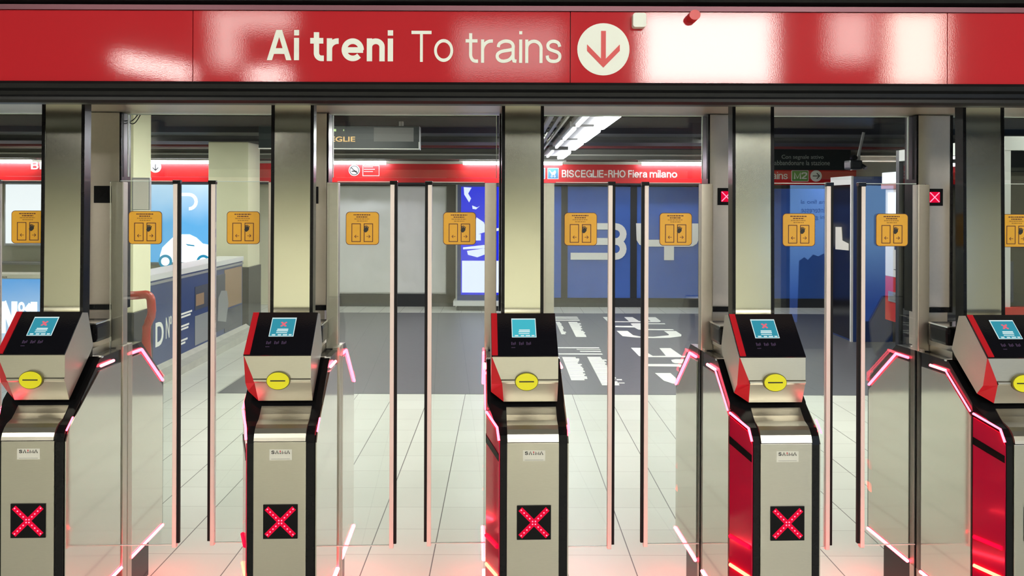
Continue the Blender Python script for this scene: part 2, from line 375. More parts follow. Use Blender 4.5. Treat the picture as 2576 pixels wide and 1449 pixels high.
# ------------------------------------------------------------------ mesh builder
class MB:
    def __init__(s):
        s.v = []; s.f = []; s.m = []; s.mats = []
    def mi(s, m):
        if m not in s.mats: s.mats.append(m)
        return s.mats.index(m)
    def add(s, vs, fs, m):
        o = len(s.v); k = s.mi(m)
        s.v += [tuple(v) for v in vs]
        for f in fs:
            s.f.append(tuple(i + o for i in f)); s.m.append(k)
        return s
    def box(s, x0, x1, y0, y1, z0, z1, m, bev=0.0):
        if x0 > x1: x0, x1 = x1, x0
        if y0 > y1: y0, y1 = y1, y0
        if z0 > z1: z0, z1 = z1, z0
        if bev <= 0:
            vs = [(x, y, z) for x in (x0, x1) for y in (y0, y1) for z in (z0, z1)]
            fs = [(0, 1, 3, 2), (4, 6, 7, 5), (0, 4, 5, 1), (2, 3, 7, 6), (0, 2, 6, 4), (1, 5, 7, 3)]
            return s.add(vs, fs, m)
        bm = bmesh.new()
        bmesh.ops.create_cube(bm, size=1.0)
        for v in bm.verts:
            v.co = ((x0 + x1) / 2 + v.co.x * (x1 - x0), (y0 + y1) / 2 + v.co.y * (y1 - y0), (z0 + z1) / 2 + v.co.z * (z1 - z0))
        bmesh.ops.bevel(bm, geom=bm.edges[:], offset=min(bev, 0.45 * min(x1 - x0, y1 - y0, z1 - z0)), segments=2, affect='EDGES', profile=0.7)
        return s.bm(bm, m)
    def bm(s, bm, m):
        bm.verts.index_update()
        s.add([v.co[:] for v in bm.verts], [[v.index for v in f.verts] for f in bm.faces], m)
        bm.free(); return s
    def loft(s, A, B, m):
        """closed solid between two matching polygons A, B (lists of 3d points)"""
        n = len(A)
        fs = [tuple(range(n))[::-1], tuple(range(n, 2 * n))]
        for i in range(n):
            j = (i + 1) % n
            fs.append((i, j, n + j, n + i))
        return s.add(list(A) + list(B), fs, m)
    def prism_x(s, prof, x0, x1, m):
        return s.loft([(x0, y, z) for y, z in prof], [(x1, y, z) for y, z in prof], m)
    def prism_y(s, prof, y0, y1, m):
        return s.loft([(x, y0, z) for x, z in prof], [(x, y1, z) for x, z in prof], m)
    def prism_z(s, prof, z0, z1, m):
        return s.loft([(x, y, z0) for x, y in prof], [(x, y, z1) for x, y in prof], m)
    def tube(s, path, r, m, seg=8, cap=True):
        pts = [Vector(p) for p in path]
        rings = []
        up0 = Vector((0.31, 0.17, 0.93))
        for i, p in enumerate(pts):
            if i == 0: t = pts[1] - p
            elif i == len(pts) - 1: t = p - pts[i - 1]
            else: t = (pts[i + 1] - p).normalized() + (p - pts[i - 1]).normalized()
            t.normalize()
            u = t.cross(up0); u.normalize(); w = t.cross(u)
            rings.append([p + (u * math.cos(2 * math.pi * k / seg) + w * math.sin(2 * math.pi * k / seg)) * r for k in range(seg)])
        vs = [v for rg in rings for v in rg]; fs = []
        for i in range(len(pts) - 1):
            for k in range(seg):
                k2 = (k + 1) % seg
                fs.append((i * seg + k, i * seg + k2, (i + 1) * seg + k2, (i + 1) * seg + k))
        if cap:
            fs.append(tuple(range(seg))[::-1]); o = (len(pts) - 1) * seg
            fs.append(tuple(o + k for k in range(seg)))
        return s.add(vs, fs, m)
    def disc_y(s, cx, cz, rx, rz, y0, y1, m, seg=32):
        pr = [(cx + rx * math.cos(2 * math.pi * k / seg), cz + rz * math.sin(2 * math.pi * k / seg)) for k in range(seg)]
        return s.prism_y(pr, y0, y1, m)
    def ring_y(s, cx, cz, r0, r1, y0, y1, m, seg=32):
        vs = []; fs = []
        for k in range(seg):
            a = 2 * math.pi * k / seg
            for r, y in ((r0, y0), (r1, y0), (r1, y1), (r0, y1)):
                vs.append((cx + r * math.cos(a), y, cz + r * math.sin(a)))
        for k in range(seg):
            a = k * 4; b = ((k + 1) % seg) * 4
            for i in range(4):
                j = (i + 1) % 4
                fs.append((a + i, a + j, b + j, b + i))
        return s.add(vs, fs, m)
    def bar_y(s, x0, z0, x1, z1, w, y0, y1, m):
        """flat bar drawn in the xz plane from point to point"""
        dx, dz = x1 - x0, z1 - z0; L = math.hypot(dx, dz) or 1
        nx, nz = -dz / L * w / 2, dx / L * w / 2
        return s.prism_y([(x0 + nx, z0 + nz), (x1 + nx, z1 + nz), (x1 - nx, z1 - nz), (x0 - nx, z0 - nz)], y0, y1, m)
    def rrect_y(s, x0, x1, z0, z1, r, y0, y1, m):
        pr = []
        for cx, cz, a0 in ((x1 - r, z1 - r, 0), (x0 + r, z1 - r, 90), (x0 + r, z0 + r, 180), (x1 - r, z0 + r, 270)):
            for k in range(6):
                a = math.radians(a0 + 18 * k)
                pr.append((cx + r * math.cos(a), cz + r * math.sin(a)))
        return s.prism_y(pr, y0, y1, m)
    def frame_y(s, x0, x1, z0, z1, w, y0, y1, m):
        s.box(x0, x1, y0, y1, z0, z0 + w, m); s.box(x0, x1, y0, y1, z1 - w, z1, m)
        s.box(x0, x0 + w, y0, y1, z0 + w, z1 - w, m); s.box(x1 - w, x1, y0, y1, z0 + w, z1 - w, m)
        return s
    def text(s, body, org, ux, uy, m, width=None, height=None, offset=0.0, extr=0.001, shear=0.0):
        """lettering: org = lower left, ux / uy = unit directions; fitted to width and/or height of its own bounds"""
        vs, fs, x0, x1, y0, y1 = text_geo(body, offset, shear)
        sx = (width / (x1 - x0)) if width else None
        sy = (height / (y1 - y0)) if height else None
        if sx is None: sx = sy
        if sy is None: sy = sx
        O = Vector(org); U = Vector(ux); V = Vector(uy); N = U.cross(V)
        n = len(vs)
        lo = [O + U * ((v[0] - x0) * sx) + V * ((v[1] - y0) * sy) for v in vs]
        hi = [p + N * extr for p in lo]
        edges = {}
        for f in fs:
            for i in range(len(f)):
                a, b = f[i], f[(i + 1) % len(f)]
                k = (min(a, b), max(a, b))
                edges[k] = None if k in edges else (a, b)
        F2 = [tuple(i + n for i in f) for f in fs]
        for k, e in edges.items():
            if e: F2.append((e[0], e[1], e[1] + n, e[0] + n))
        return s.add(lo + hi, F2, m)
    def stext(s, body, org, ux, uy, m, width=None, height=0.1, w=0.11, extr=0.001, gap=0.085):
        quads, tot = stroke_polys(body, w, gap)
        sy = height; sx_ = width / tot if width else height
        O = Vector(org); U = Vector(ux); V = Vector(uy); N = U.cross(V)
        for j, (Ls, Rs) in enumerate(quads):
            e = extr * (1.0 + 0.35 * (j % 4)); n = len(Ls)
            def pt(p, h): return O + U * (p[0] * sx_) + V * (p[1] * sy) + N * h
            vs = [pt(p, e) for p in Ls] + [pt(p, e) for p in Rs] + [pt(p, 0) for p in Ls] + [pt(p, 0) for p in Rs]
            fs = []
            for i in range(n - 1):
                fs += [(i, i + 1, n + i + 1, n + i), (2 * n + i, 2 * n + i + 1, i + 1, i), (n + i, n + i + 1, 3 * n + i + 1, 3 * n + i)]
            fs += [(0, n, 3 * n, 2 * n), (n - 1, 2 * n - 1, 4 * n - 1, 3 * n - 1)]
            s.add(vs, fs, m)
        return s
    def build(s, name, parent=None, smooth=False, loc=None):
        me = bpy.data.meshes.new(name)
        me.from_pydata(s.v, [], s.f)
        for k in s.mats: me.materials.append(M[k])
        me.polygons.foreach_set('material_index', s.m)
        if smooth:
            me.polygons.foreach_set('use_smooth', [True] * len(me.polygons))
        me.update()
        bm = bmesh.new(); bm.from_mesh(me)
        bmesh.ops.recalc_face_normals(bm, faces=bm.faces[:])
        bm.to_mesh(me); bm.free()
        o = bpy.data.objects.new(name, me); COL.objects.link(o)
        if parent: o.parent = parent
        if loc: o.location = loc
        return o

def tag(o, label, cat, group=None):
    o['label'] = label; o['category'] = cat
    if group: o['group'] = group
    return o
def struct(o):
    o['kind'] = 'structure'; return o
def empty(name, loc, label, cat, group=None, rz=0.0):
    o = bpy.data.objects.new(name, None); COL.objects.link(o)
    o.location = loc; o.rotation_euler = (0, 0, rz); o.empty_display_size = 0.1
    return tag(o, label, cat, group)

EX, EZ = (1, 0, 0), (0, 0, 1)

# ================================================================== ROOM
FX0, FX1, FY0, FY1 = -9.5, 9.5, -7.0, 13.3
CEIL = 2.42
struct(MB().box(FX0, FX1, FY0, FY1, -0.1, 0.0, 'floor').build('floor'))
struct(MB().box(FX0, FX1, 3.45, FY1, CEIL, CEIL + 0.1, 'ceil').build('ceiling'))
struct(MB().box(FX0, FX1, FY0, 3.45, 4.3, 4.4, 'ceilbeam').build('ceiling'))
struct(MB().box(FX0, FX1, 13.2, 13.3, 0, CEIL, 'cream_wall').build('wall_back'))
struct(MB().box(FX0, FX1, FY0, FY0 + 0.1, 0, 4.3, 'beige').build('wall_front'))
struct(MB().box(FX0 + 0.1, FX1 - 0.1, FY0 + 0.1, FY0 + 0.5, 2.15, 4.3, 'ceilblack').build('trim_added_dark'))  # dark band added to the unseen wall so pillar tops mirror black
struct(MB().box(FX0, FX0 + 0.1, FY0 + 0.1, 13.2, 0, 4.3, 'cream_wall').build('wall_left'))
struct(MB().box(FX1 - 0.1, FX1, FY0 + 0.1, 13.2, 0, 4.3, 'beige').build('wall_right'))
# downstand beams and lintel
struct(MB().box(FX0 + 0.1, FX1 - 0.1, 10.3, 10.9, 2.355, CEIL, 'ceilbeam').build('trim_1'))
struct(MB().box(FX0 + 0.1, FX1 - 0.1, 12.62, 13.2, 2.262, CEIL, 'lintel').build('trim_2'))
struct(MB().box(FX0 + 0.1, FX1 - 0.1, 7.6, 9.4, 2.39, CEIL, 'ceilblack').build('trim_3'))

# ================================================================== OVERHEAD BEAM
struct(MB().box(FX0 + 0.1, FX1 - 0.1, 2.95, 3.45, 2.60, 4.3, 'ceilbeam').build('wall_over_gates'))
SD = 2.72
def sx(px): return X(px, SD)
beam = empty('overhead_beam', (0, 3.1, 1.985), 'long black overhead beam carrying the red sign above all the ticket gates', 'beam')
def rel(o, base):
    """move a mesh built in world coordinates into its parent's frame"""
    o.data.transform(Matrix.Translation((-base[0], -base[1], -base[2])))
    return o
B0 = (0, 3.1, 1.985)
rel(MB().box(-9.3, 9.3, SD + 0.02, 3.55, 1.99, 2.60, 'beam').build('beam_body', beam), B0)
pr = [(SD + 0.11, 2.0), (SD - 0.012, 2.0), (SD - 0.018, 1.992), (SD - 0.014, 1.978), (SD - 0.002, 1.970), (SD + 0.0, 1.958), (SD - 0.012, 1.950), (SD - 0.014, 1.940), (SD - 0.002, 1.932), (SD + 0.03, 1.930), (SD + 0.11, 1.950)]
tag(MB().prism_x(pr, -9.3, 9.3, 'beam').build('beam_moulding'), 'rounded black moulding along the lower edge of the red sign', 'moulding')
rel(MB().prism_x([(SD + 0.02, 2.232), (SD - 0.012, 2.232), (SD - 0.012, 2.248), (SD + 0.02, 2.252)], -9.3, 9.3, 'lip').build('upper_channel', beam), B0)
pr = [(SD + 0.02, 2.252), (SD - 0.02, 2.26), (SD - 0.05, 2.30), (SD - 0.05, 2.42), (SD + 0.02, 2.45)]
rel(MB().prism_x(pr, -9.3, 9.3, 'beam').build('upper_fascia', beam), B0)
rel(MB().box(-9.3, 9.3, 2.86, 3.54, 1.980, 1.99, 'soffit').build('soffit', beam), B0)

joints = [sx(485) - 1.219, sx(485), sx(1433), sx(2380), sx(2380) + 1.219]
labs = ['plain red sign panel at the left end of the overhead beam',
        'red sign panel lettered Ai treni To trains on the overhead beam',
        'red sign panel with a white down arrow disc and glaring lamp reflections',
        'plain red sign panel at the right end of the overhead beam']
for i in range(4):
    x0, x1 = joints[i] + 0.0012, joints[i + 1] - 0.0012
    base = ((x0 + x1) / 2, SD, 2.0)
    pn = empty('sign_panel', base, labs[i], 'sign')
    rel(MB().box(x0, x1, SD - 0.004, SD + 0.018, 2.002, 2.231, 'redsign').build('panel', pn), base)
    if i == 1:
        yb = SD - 0.0045
        mb = MB()
        z0 = Z(155, SD)
        for wd_, xa, xb, ya, yc, sw in (('Ai', 671, 752, 154, 78, 0.19), ('treni', 780, 988, 156, 78, 0.18), ('To', 1034, 1139, 157, 79, 0.105), ('trains', 1170, 1414, 159, 79, 0.105)):
            mb = MB(); mb.stext(wd_, (sx(xa), yb, Z(ya, SD)), EX, EZ, 'white', width=sx(xb) - sx(xa), height=Z(yc, SD) - Z(ya, SD), w=sw, gap=0.10)
            rel(mb.build('lettering', pn), base)
    if i == 2:
        cx, cz = sx(1516), Z(124, SD)
        r = 65.5 / 776.8
        rel(MB().disc_y(cx, cz, r, r, SD - 0.006, SD - 0.004, 'white', 48).build('arrow_disc', pn), base)
        mb = MB(); y0, y1 = SD - 0.0075, SD - 0.006
        u = 1 / 776.8
        mb.box(cx - 6 * u, cx + 6 * u, y0, y1, cz - 38 * u, cz + 46 * u, 'redsign2')
        for sgn in (-1, 1):
            mb.prism_y([(cx, cz - 46 * u), (cx + sgn * 41 * u, cz - 4 * u), (cx + sgn * 41 * u, cz + 12 * u), (cx, cz - 30 * u)], y0 - 0.0005 - 0.0003 * (sgn > 0), y1, 'redsign2')
        rel(mb.build('arrow', pn), base)
o = MB().rrect_y(sx(1587), sx(1620), Z(72, SD), Z(37, SD), 0.008, SD - 0.035, SD - 0.004, 'white').build('alarm_sounder')
tag(o, 'small white square box on the red sign right of the arrow disc', 'box')
o = MB().disc_y(sx(1738), Z(44, SD), 0.018, 0.016, SD - 0.05, SD - 0.004, 'redsign2', 20).build('warning_lamp')
tag(o, 'small round red lamp at the top of the red sign amid the glare', 'lamp')

# ================================================================== FARE GATES
D0 = 2.83
ROT = math.radians(2.0)
C = -0.025

def sticker(mb, cx, cz, y, sgn=-1):
    """orange rounded door sticker facing -y at plane y"""
    h = 0.0645
    mb.rrect_y(cx - h, cx + h, cz - h, cz + h, 0.014, y - 0.0006, y, 'stickerink')
    mb.rrect_y(cx - h + 0.002, cx + h - 0.002, cz - h + 0.002, cz + h - 0.002, 0.013, y - 0.0012, y - 0.0006, 'orange')
    k = 2 * h / 1110.0
    def xx(p): return cx - h + (p - 135) * k
    def zz(p): return cz + h - (p - 185) * k
    y0, y1 = y - 0.0018, y - 0.0012
    for a, b, t, bt, mm in ((395, 950, 268, 302, 'stickerink'), (490, 860, 340, 374, 'stickerink'), (420, 915, 410, 440, 'inksoft'), (505, 855, 480, 508, 'inksoft')):
        x = a
        while x < b:
            w = random.uniform(35, 95); 
            mb.box(xx(x), xx(min(x + w, b)), y0, y1, zz(bt), zz(t), mm)
            x += w + 16
    for a, b in ((325, 635), (735, 1045)):
        mb.frame_y(xx(a), xx(b), zz(1195), zz(575), 24 * k, y0, y1, 'stickerink')
    for a, b, s in ((430, 555, -1), (825, 950, 1)):
        zc = zz(1012)
        mb.bar_y(xx(a), zc, xx(b), zc, 16 * k, y0, y1, 'stickerink')
        tip = xx(b) if s > 0 else xx(a)
        for q in (-1, 1):
            mb.bar_y(tip, zc, tip - s * 50 * k, zc + q * 50 * k, 18 * k, y0, y1, 'stickerink')
    # pushing hand
    y2, y3 = y - 0.0024, y - 0.0018
    hand = [(725, 800), (760, 735), (830, 700), (885, 730), (890, 790), (850, 845), (800, 880), (745, 855)]
    mb.prism_y([(xx(a), zz(b)) for a, b in hand], y2, y3, 'ink')
    for a0, b0, a1, b1 in ((760, 740, 775, 655), (800, 720, 815, 640), (840, 715, 855, 655), (875, 740, 895, 685)):
        mb.bar_y(xx(a0), zz(b0), xx(a1), zz(b1), 26 * k, y2, y3, 'ink')

def cross_panel(mb, cx, cz, half, y, lit=True, big=True):
    mb.box(cx - half, cx + half, y - 0.004, y, cz - half, cz + half, 'black_matte', 0.002)
    ya, yb = y - 0.0048, y - 0.004
    if not lit: return
    e = half * 0.80
    if big:
        for s in (-1, 1):
            mb.bar_y(cx - e, cz - s * e, cx + e, cz + s * e, half * 0.30, ya - 0.0002 * (s > 0), yb, 'xbar')
        for s in (-1, 1):
            for k in range(10):
                t = -1 + 2 * k / 9.0
                x, z = cx + t * e * 0.93, cz + s * t * e * 0.93
                mb.disc_y(x, z, half * 0.042, half * 0.042, ya - 0.0010, ya - 0.0002, 'xdot', 10)
    else:
        mb.rrect_y(cx - half * 0.62, cx + half * 0.62, cz - half * 0.62, cz + half * 0.62, half * 0.1, ya, yb, 'xdim')
        for s in (-1, 1):
            mb.bar_y(cx - half * .55, cz - s * half * .55, cx + half * .55, cz + s * half * .55, half * 0.10, ya - 0.0008 - 0.0002 * (s > 0), ya, 'xdot')

def make_gate(px, label, screen_cross=True, top_lit=True, left_leaf=True, right_leaf=True):
    xf = (px + 1.5 - CX) / (F / D0)
    g = empty('fare_gate', (xf, D0, 0), label, 'ticket gate', 'fare gates in a row under the overhead beam', ROT)
    L, R = -0.157, 0.114
    # --- cabinet body
    mb = MB()
    main = [(0.124, 0.0), (0.124, 0.915), (0.275, 1.035), (0.655, 1.031), (0.905, 0.838), (0.905, 0.175), (0.80, 0.175), (0.80, 0.0)]
    mb.prism_x([(y, z) for y, z in main if True], L + 0.022, R - 0.022, 'black')
    up = [(0.124, 0.175), (0.124, 0.915), (0.275, 1.035), (0.655, 1.031), (0.905, 0.838), (0.905, 0.175)]
    mb.prism_x(up, L, R, 'black')
    nose = [(0.0, 0.0), (0.0, 0.80), (0.006, 0.828), (0.028, 0.851), (0.055, 0.861), (0.10, 0.897), (0.124, 0.915), (0.124, 0.0)]
    def lx(y): return -0.113 - (0.044) * min(1, y / 0.124)
    mb.loft([(lx(y), y, z) for y, z in nose], [(R - 0.002, y, z) for y, z in nose], 'black')
    mb.build('cabinet', g)
    # --- front panel, nose cover
    MB().box(-0.091, 0.084, -0.006, 0.0, 0.02, 0.806, 'steel', 0.002).build('front_panel', g)
    prof = [(0.0, 0.809), (0.0, 0.80), (0.006, 0.828), (0.028, 0.851), (0.055, 0.861), (0.10, 0.897)]
    outer = [(-0.009, 0.809), (-0.006, 0.820), (0.000, 0.833), (0.012, 0.847), (0.026, 0.857), (0.042, 0.862), (0.056, 0.866), (0.075, 0.880), (0.098, 0.902)]
    inner = [(0.10, 0.897), (0.055, 0.861), (0.028, 0.851), (0.006, 0.828), (0.0, 0.809)]
    o = MB().prism_x(outer + inner, -0.090, 0.083, 'steel').build('nose_cover', g)
    # --- cross display and maker label on the front
    mb = MB(); cross_panel(mb, 0.0, 0.539, 0.0575, -0.006); mb.build('cross_display', g)
    mb = MB()
    mb.box(-0.0375, 0.0375, -0.0068, -0.006, 0.745, 0.781, 'label')
    mb.stext('SV', (-0.031, -0.0070, 0.766), EX, EZ, 'ink', width=0.0245, height=0.0115, w=0.2, extr=0.0003)
    mb.box(-0.0030, 0.0000, -0.0073, -0.0070, 0.7715, 0.7775, 'redaccent'); mb.box(-0.0030, 0.0000, -0.0073, -0.0070, 0.766, 0.7700, 'ink')
    mb.stext('MV', (0.0035, -0.0070, 0.766), EX, EZ, 'ink', width=0.0275, height=0.0115, w=0.2, extr=0.0003)
    mb.box(-0.0315, 0.031, -0.0073, -0.0070, 0.7485, 0.7495, 'grey')
    mb.build('maker_label', g)
    # --- side panels
    mb = MB()
    mb.prism_x([(0.126, 0.19), (0.126, 0.868), (0.285, 0.982), (0.452, 0.980), (0.452, 0.19)], L - 0.004, L, 'steel_mirror')
    mb.build('side_panel', g)
    mb = MB()
    mb.prism_x([(0.548, 0.19), (0.548, 0.980), (0.645, 0.978), (0.882, 0.800), (0.890, 0.79), (0.890, 0.19)], L - 0.004, L, 'steel_mirror')
    mb.build('side_panel', g)
    mb = MB()
    mb.prism_x([(0.006, 0.19), (0.006, 0.80), (0.03, 0.84), (0.26, 0.988), (0.452, 0.985), (0.452, 0.19)], R, R + 0.004, 'steel_mirror')
    mb.build('side_panel', g)
    mb = MB()
    mb.prism_x([(0.548, 0.19), (0.548, 0.985), (0.645, 0.982), (0.882, 0.805), (0.890, 0.79), (0.890, 0.19)], R, R + 0.004, 'steel_mirror')
    mb.build('side_panel', g)
    # --- red chamfered panel at the left of the nose
    ch = [(0.003, 0.06), (0.003, 0.80), (0.018, 0.838), (0.118, 0.868), (0.118, 0.06)]
    A = [(lx(y) - 0.0005, y, z) for y, z in ch]; Bq = [(lx(y) - 0.004, y - 0.0015, z) for y, z in ch]
    MB().loft(A, Bq, 'redgloss').build('red_panel', g)
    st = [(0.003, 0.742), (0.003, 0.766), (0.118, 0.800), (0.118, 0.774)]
    MB().loft([(lx(y) - 0.003, y, z) for y, z in st], [(lx(y) - 0.0058, y - 0.002, z) for y, z in st], 'black').build('rail_reflection_stripe', g)  # dark strip standing in for the opposite gate's mirrored rail
    # --- led strips
    def led(path, r, m): MB().tube(path, r, m, 6).build('led_strip', g)
    xl = L - 0.006; xr = R + 0.006
    led([(lx(0.004) - 0.004, 0.002, 0.812), (lx(0.02) - 0.004, 0.018, 0.852), (lx(0.118) - 0.004, 0.116, 0.881)], 0.0042, 'led')
    led([(xl, 0.126, 0.886), (xl, 0.283, 0.999)], 0.0030, 'led')
    led([(xl, 0.283, 0.999), (xl, 0.385, 0.998)], 0.0055, 'led_hot')
    led([(xl, 0.550, 0.997), (xl, 0.647, 0.995), (xl, 0.884, 0.816)], 0.0060, 'led')
    led([(xl, 0.548, 0.180), (xl, 0.890, 0.180)], 0.0065, 'led_floor')
    led([(xl, 0.126, 0.180), (xl, 0.452, 0.180)], 0.0065, 'led_floor')
    led([(lx(0.012) - 0.005, 0.010, 0.352), (lx(0.112) - 0.005, 0.110, 0.352)], 0.0065, 'glow_warm')  # added tube imitating the neighbouring gate's strip mirrored in the red panel
    led([(lx(0.012) - 0.005, 0.010, 0.452), (lx(0.112) - 0.005, 0.110, 0.452)], 0.0075, 'glow_red')  # added dimmer tube for the second band of mirrored red glow
    led([(xr, 0.004, 0.838), (xr, 0.050, 0.872)], 0.0030, 'led')
    led([(xr, 0.265, 1.006), (xr, 0.375, 1.005)], 0.0055, 'led_hot')
    led([(xr, 0.550, 1.003), (xr, 0.647, 1.000), (xr, 0.884, 0.822)], 0.0060, 'led')
    led([(xr, 0.548, 0.180), (xr, 0.890, 0.180)], 0.0065, 'led_floor')
    led([(xr, 0.06, 0.180), (xr, 0.452, 0.180)], 0.0065, 'led_floor')
    # --- hinge columns on the flanks
    for xs, s in ((L, -1), (R, 1)):
        mb = MB()
        mb.box(xs - 0.02 * (s > 0), xs + s * 0.009 + 0.02 * (s < 0), 0.455, 0.497, 0.10, 1.046, 'steel_dull', 0.003)
        mb.box(xs - 0.02 * (s > 0), xs + s * 0.009 + 0.02 * (s < 0), 0.503, 0.545, 0.10, 1.046, 'steel_dull', 0.003)
        mb.box(xs, xs + s * 0.004, 0.497, 0.503, 0.10, 1.04, 'black')
        mb.build('hinge_column', g)
        MB().box(C + s * 0.091, C + s * 0.137, 0.478, 0.522, 1.035, 1.69, 'steel_dull', 0.003).build('hinge_post', g)
    # --- deck rail edges in chrome
    MB().box(L - 0.001, R + 0.001, 0.283, 0.30, 1.031, 1.038, 'chrome', 0.002).build('deck_edge', g)
    # --- reader head
    y_ft, z_ft = 0.060, 1.083
    hx0, hx1 = -0.143, 0.087
    prof = [(0.060, 1.083), (0.190, 1.213), (0.232, 1.207), (0.276, 1.080), (0.258, 1.060), (0.092, 0.922), (0.062, 0.990), (0.056, 0.996), (0.056, 1.002), (0.060, 1.006)]
    def hl(z):   # left end of the front face
        if z > 0.995: return hx0 + 0.002 + (0.035) * (1.083 - z) / 0.088
        return hx0 + 0.037 + 0.006 * (0.995 - z) / 0.07
    front_idx = {0, 5, 6, 7, 8, 9}
    A = [((hl(z) if i in front_idx else hx0), y, z) for i, (y, z) in enumerate(prof)]
    Bq = [(hx1, y, z) for y, z in prof]
    mb = MB()
    n = len(prof)
    fs = [tuple(range(n, 2 * n))] + [(i, (i + 1) % n, n + (i + 1) % n, n + i) for i in range(n)]
    head_left = [(hx0, 0.062, 1.083), (hx0, 0.19, 1.213), (hx0, 0.232, 1.207), (hx0, 0.276, 1.08), (hx0, 0.258, 1.06), (hx0, 0.120, 0.950), (hx0, 0.085, 0.985)]
    mb.add(A + Bq, fs, 'steel')
    mb.add(head_left, [tuple(range(len(head_left)))], 'steel')
    hd = mb.build('reader_head', g)
    # red facet between the left side and the front face
    fa = [(hl(1.083), 0.060, 1.083), (hl(1.006), 0.060, 1.006), (hl(0.990), 0.062, 0.990), (hl(0.922), 0.092, 0.922), (hx0, 0.120, 0.950), (hx0, 0.085, 0.985), (hx0, 0.062, 1.083)]
    MB().add(fa, [(0, 1, 6), (1, 2, 5, 6), (2, 3, 4, 5)], 'redaccent').build('side_facet', hd)
    # slanted black screen panel
    a = Vector((0, 0.190 - 0.060, 1.213 - 1.083)); Ls = a.length; a.normalize()
    nrm = Vector((0, -a.z, a.y))
    def sp_(u, v, h):   # u across 0..1, v from the top edge 0..1
        p = Vector((hx0 + u * (hx1 - hx0), 0.190, 1.213)) - a * (v * Ls) + nrm * h
        return tuple(p)
    def slab(mb, u0, u1, v0, v1, h0, h1, m):
        q = [(u0, v0), (u1, v0), (u1, v1), (u0, v1)]
        mb.loft([sp_(u, v, h0) for u, v in q], [sp_(u, v, h1) for u, v in q], m)
    mb = MB(); slab(mb, 0.0, 1.0, 0.0, 1.0, 0.0, 0.005, 'screenblack'); mb.build('screen_panel', hd)
    mb = MB(); slab(mb, 0.005, 0.095, 0.01, 0.985, 0.005, 0.008, 'redaccent'); mb.build('accent_strip', hd)
    mb = MB()
    u0, u1, v0, v1 = 0.315, 0.69, 0.13, 0.575
    slab(mb, u0, u1, v0, v1, 0.005, 0.0058, 'scr_white')
    slab(mb, u0 + 0.012, u1 - 0.012, v0 + 0.030, v1 - 0.012, 0.0058, 0.0063, 'scr_teal' if screen_cross else 'scr_teal2')
    du = u1 - u0; dv = v1 - v0
    def ui(a_, b_, c_, d_, m): slab(mb, u0 + a_ * du, u0 + b_ * du, v0 + c_ * dv, v0 + d_ * dv, 0.0063, 0.0067, m)
    if screen_cross:
        for i in range(5):
            t = i / 4.0
            ui(0.40 + 0.16 * t, 0.48 + 0.16 * t, 0.24 + 0.18 * t, 0.30 + 0.18 * t, 'scr_red')
            if i != 2: ui(0.56 - 0.16 * t, 0.64 - 0.16 * t, 0.24 + 0.18 * t, 0.30 + 0.18 * t, 'scr_red')
    ui(0.30, 0.74, 0.60, 0.66, 'scr_white'); ui(0.28, 0.74, 0.685, 0.74, 'scr_white'); ui(0.28, 0.72, 0.79, 0.83, 'scr_white')
    for a_, b_ in ((0.12, 0.26), (0.36, 0.50), (0.56, 0.74), (0.80, 0.92)): ui(a_, b_, 0.89, 0.95, 'scr_white')
    mb.build('display_screen', hd)
    mb = MB()
    for uu in (0.30, 0.42, 0.53):
        slab(mb, uu, uu + 0.02, 0.68, 0.75, 0.005, 0.0055, 'scr_dim'); slab(mb, uu + 0.028, uu + 0.05, 0.70, 0.75, 0.005, 0.0055, 'scr_dim')
        slab(mb, uu + 0.055, uu + 0.07, 0.68, 0.74, 0.005, 0.0055, 'scr_dim')
    slab(mb, 0.30, 0.36, 0.80, 0.815, 0.005, 0.0055, 'scr_dim')
    mb.build('touch_icons', hd)
    # yellow ticket slot
    mb = MB()
    fc = (hl(1.04) + hx1) / 2 - 0.004
    mb.disc_y(fc, 1.000, 0.0405, 0.0315, 0.049, 0.060, 'olive', 40)
    mb.disc_y(fc, 1.000, 0.0380, 0.0290, 0.046, 0.050, 'yellow', 40)
    mb.box(fc - 0.026, fc + 0.025, 0.0452, 0.047, 0.9985, 1.0025, 'ink')
    mb.build('ticket_slot', hd)
    # --- portal pillar
    ph = MB()
    zb, zt = 1.036, 1.978
    def py(z): return 0.270 + 0.010 * (z - 1.2) / 0.78
    yb, yt = py(zb), py(zt)
    ph.loft([(C - 0.066, yb, zb), (C + 0.066, yb, zb), (C + 0.066, yb + 0.045, zb), (C - 0.066, yb + 0.045, zb)],
            [(C - 0.066, yt, zt), (C + 0.066, yt, zt), (C + 0.066, yt + 0.045, zt), (C - 0.066, yt + 0.045, zt)], 'steel_pillar')
    pl = ph.build('portal_pillar', g)
    for s in (-1, 1):
        e0, e1 = C + s * 0.066, C + s * 0.078
        MB().loft([(e0, yb - 0.002, zb), (e1, yb - 0.002, zb), (e1, yb + 0.05, zb), (e0, yb + 0.05, zb)],
                  [(e0, yt - 0.002, zt), (e1, yt - 0.002, zt), (e1, yt + 0.05, zt), (e0, yt + 0.05, zt)], 'black').build('pillar_edge', pl)
    # --- rear display post
    mb = MB()
    mb.box(C - 0.068, C + 0.068, 0.61, 0.70, 1.19, 1.977, 'steel_dull', 0.003)
    po = mb.build('display_post', g)
    mb = MB()
    mb.box(C - 0.066, C + 0.066, 0.608, 0.70, 1.17, 1.19, 'black'); mb.box(C - 0.060, C + 0.060, 0.615, 0.69, 1.03, 1.17, 'steel_dull')
    for s in (-1, 1): mb.box(C + s * 0.068, C + s * 0.076, 0.606, 0.70, 1.17, 1.977, 'black')
    mb.build('post_base', po)
    mb = MB(); cross_panel(mb, C, 1.6415, 0.035, 0.61, lit=top_lit, big=False); mb.build('lane_display', po)
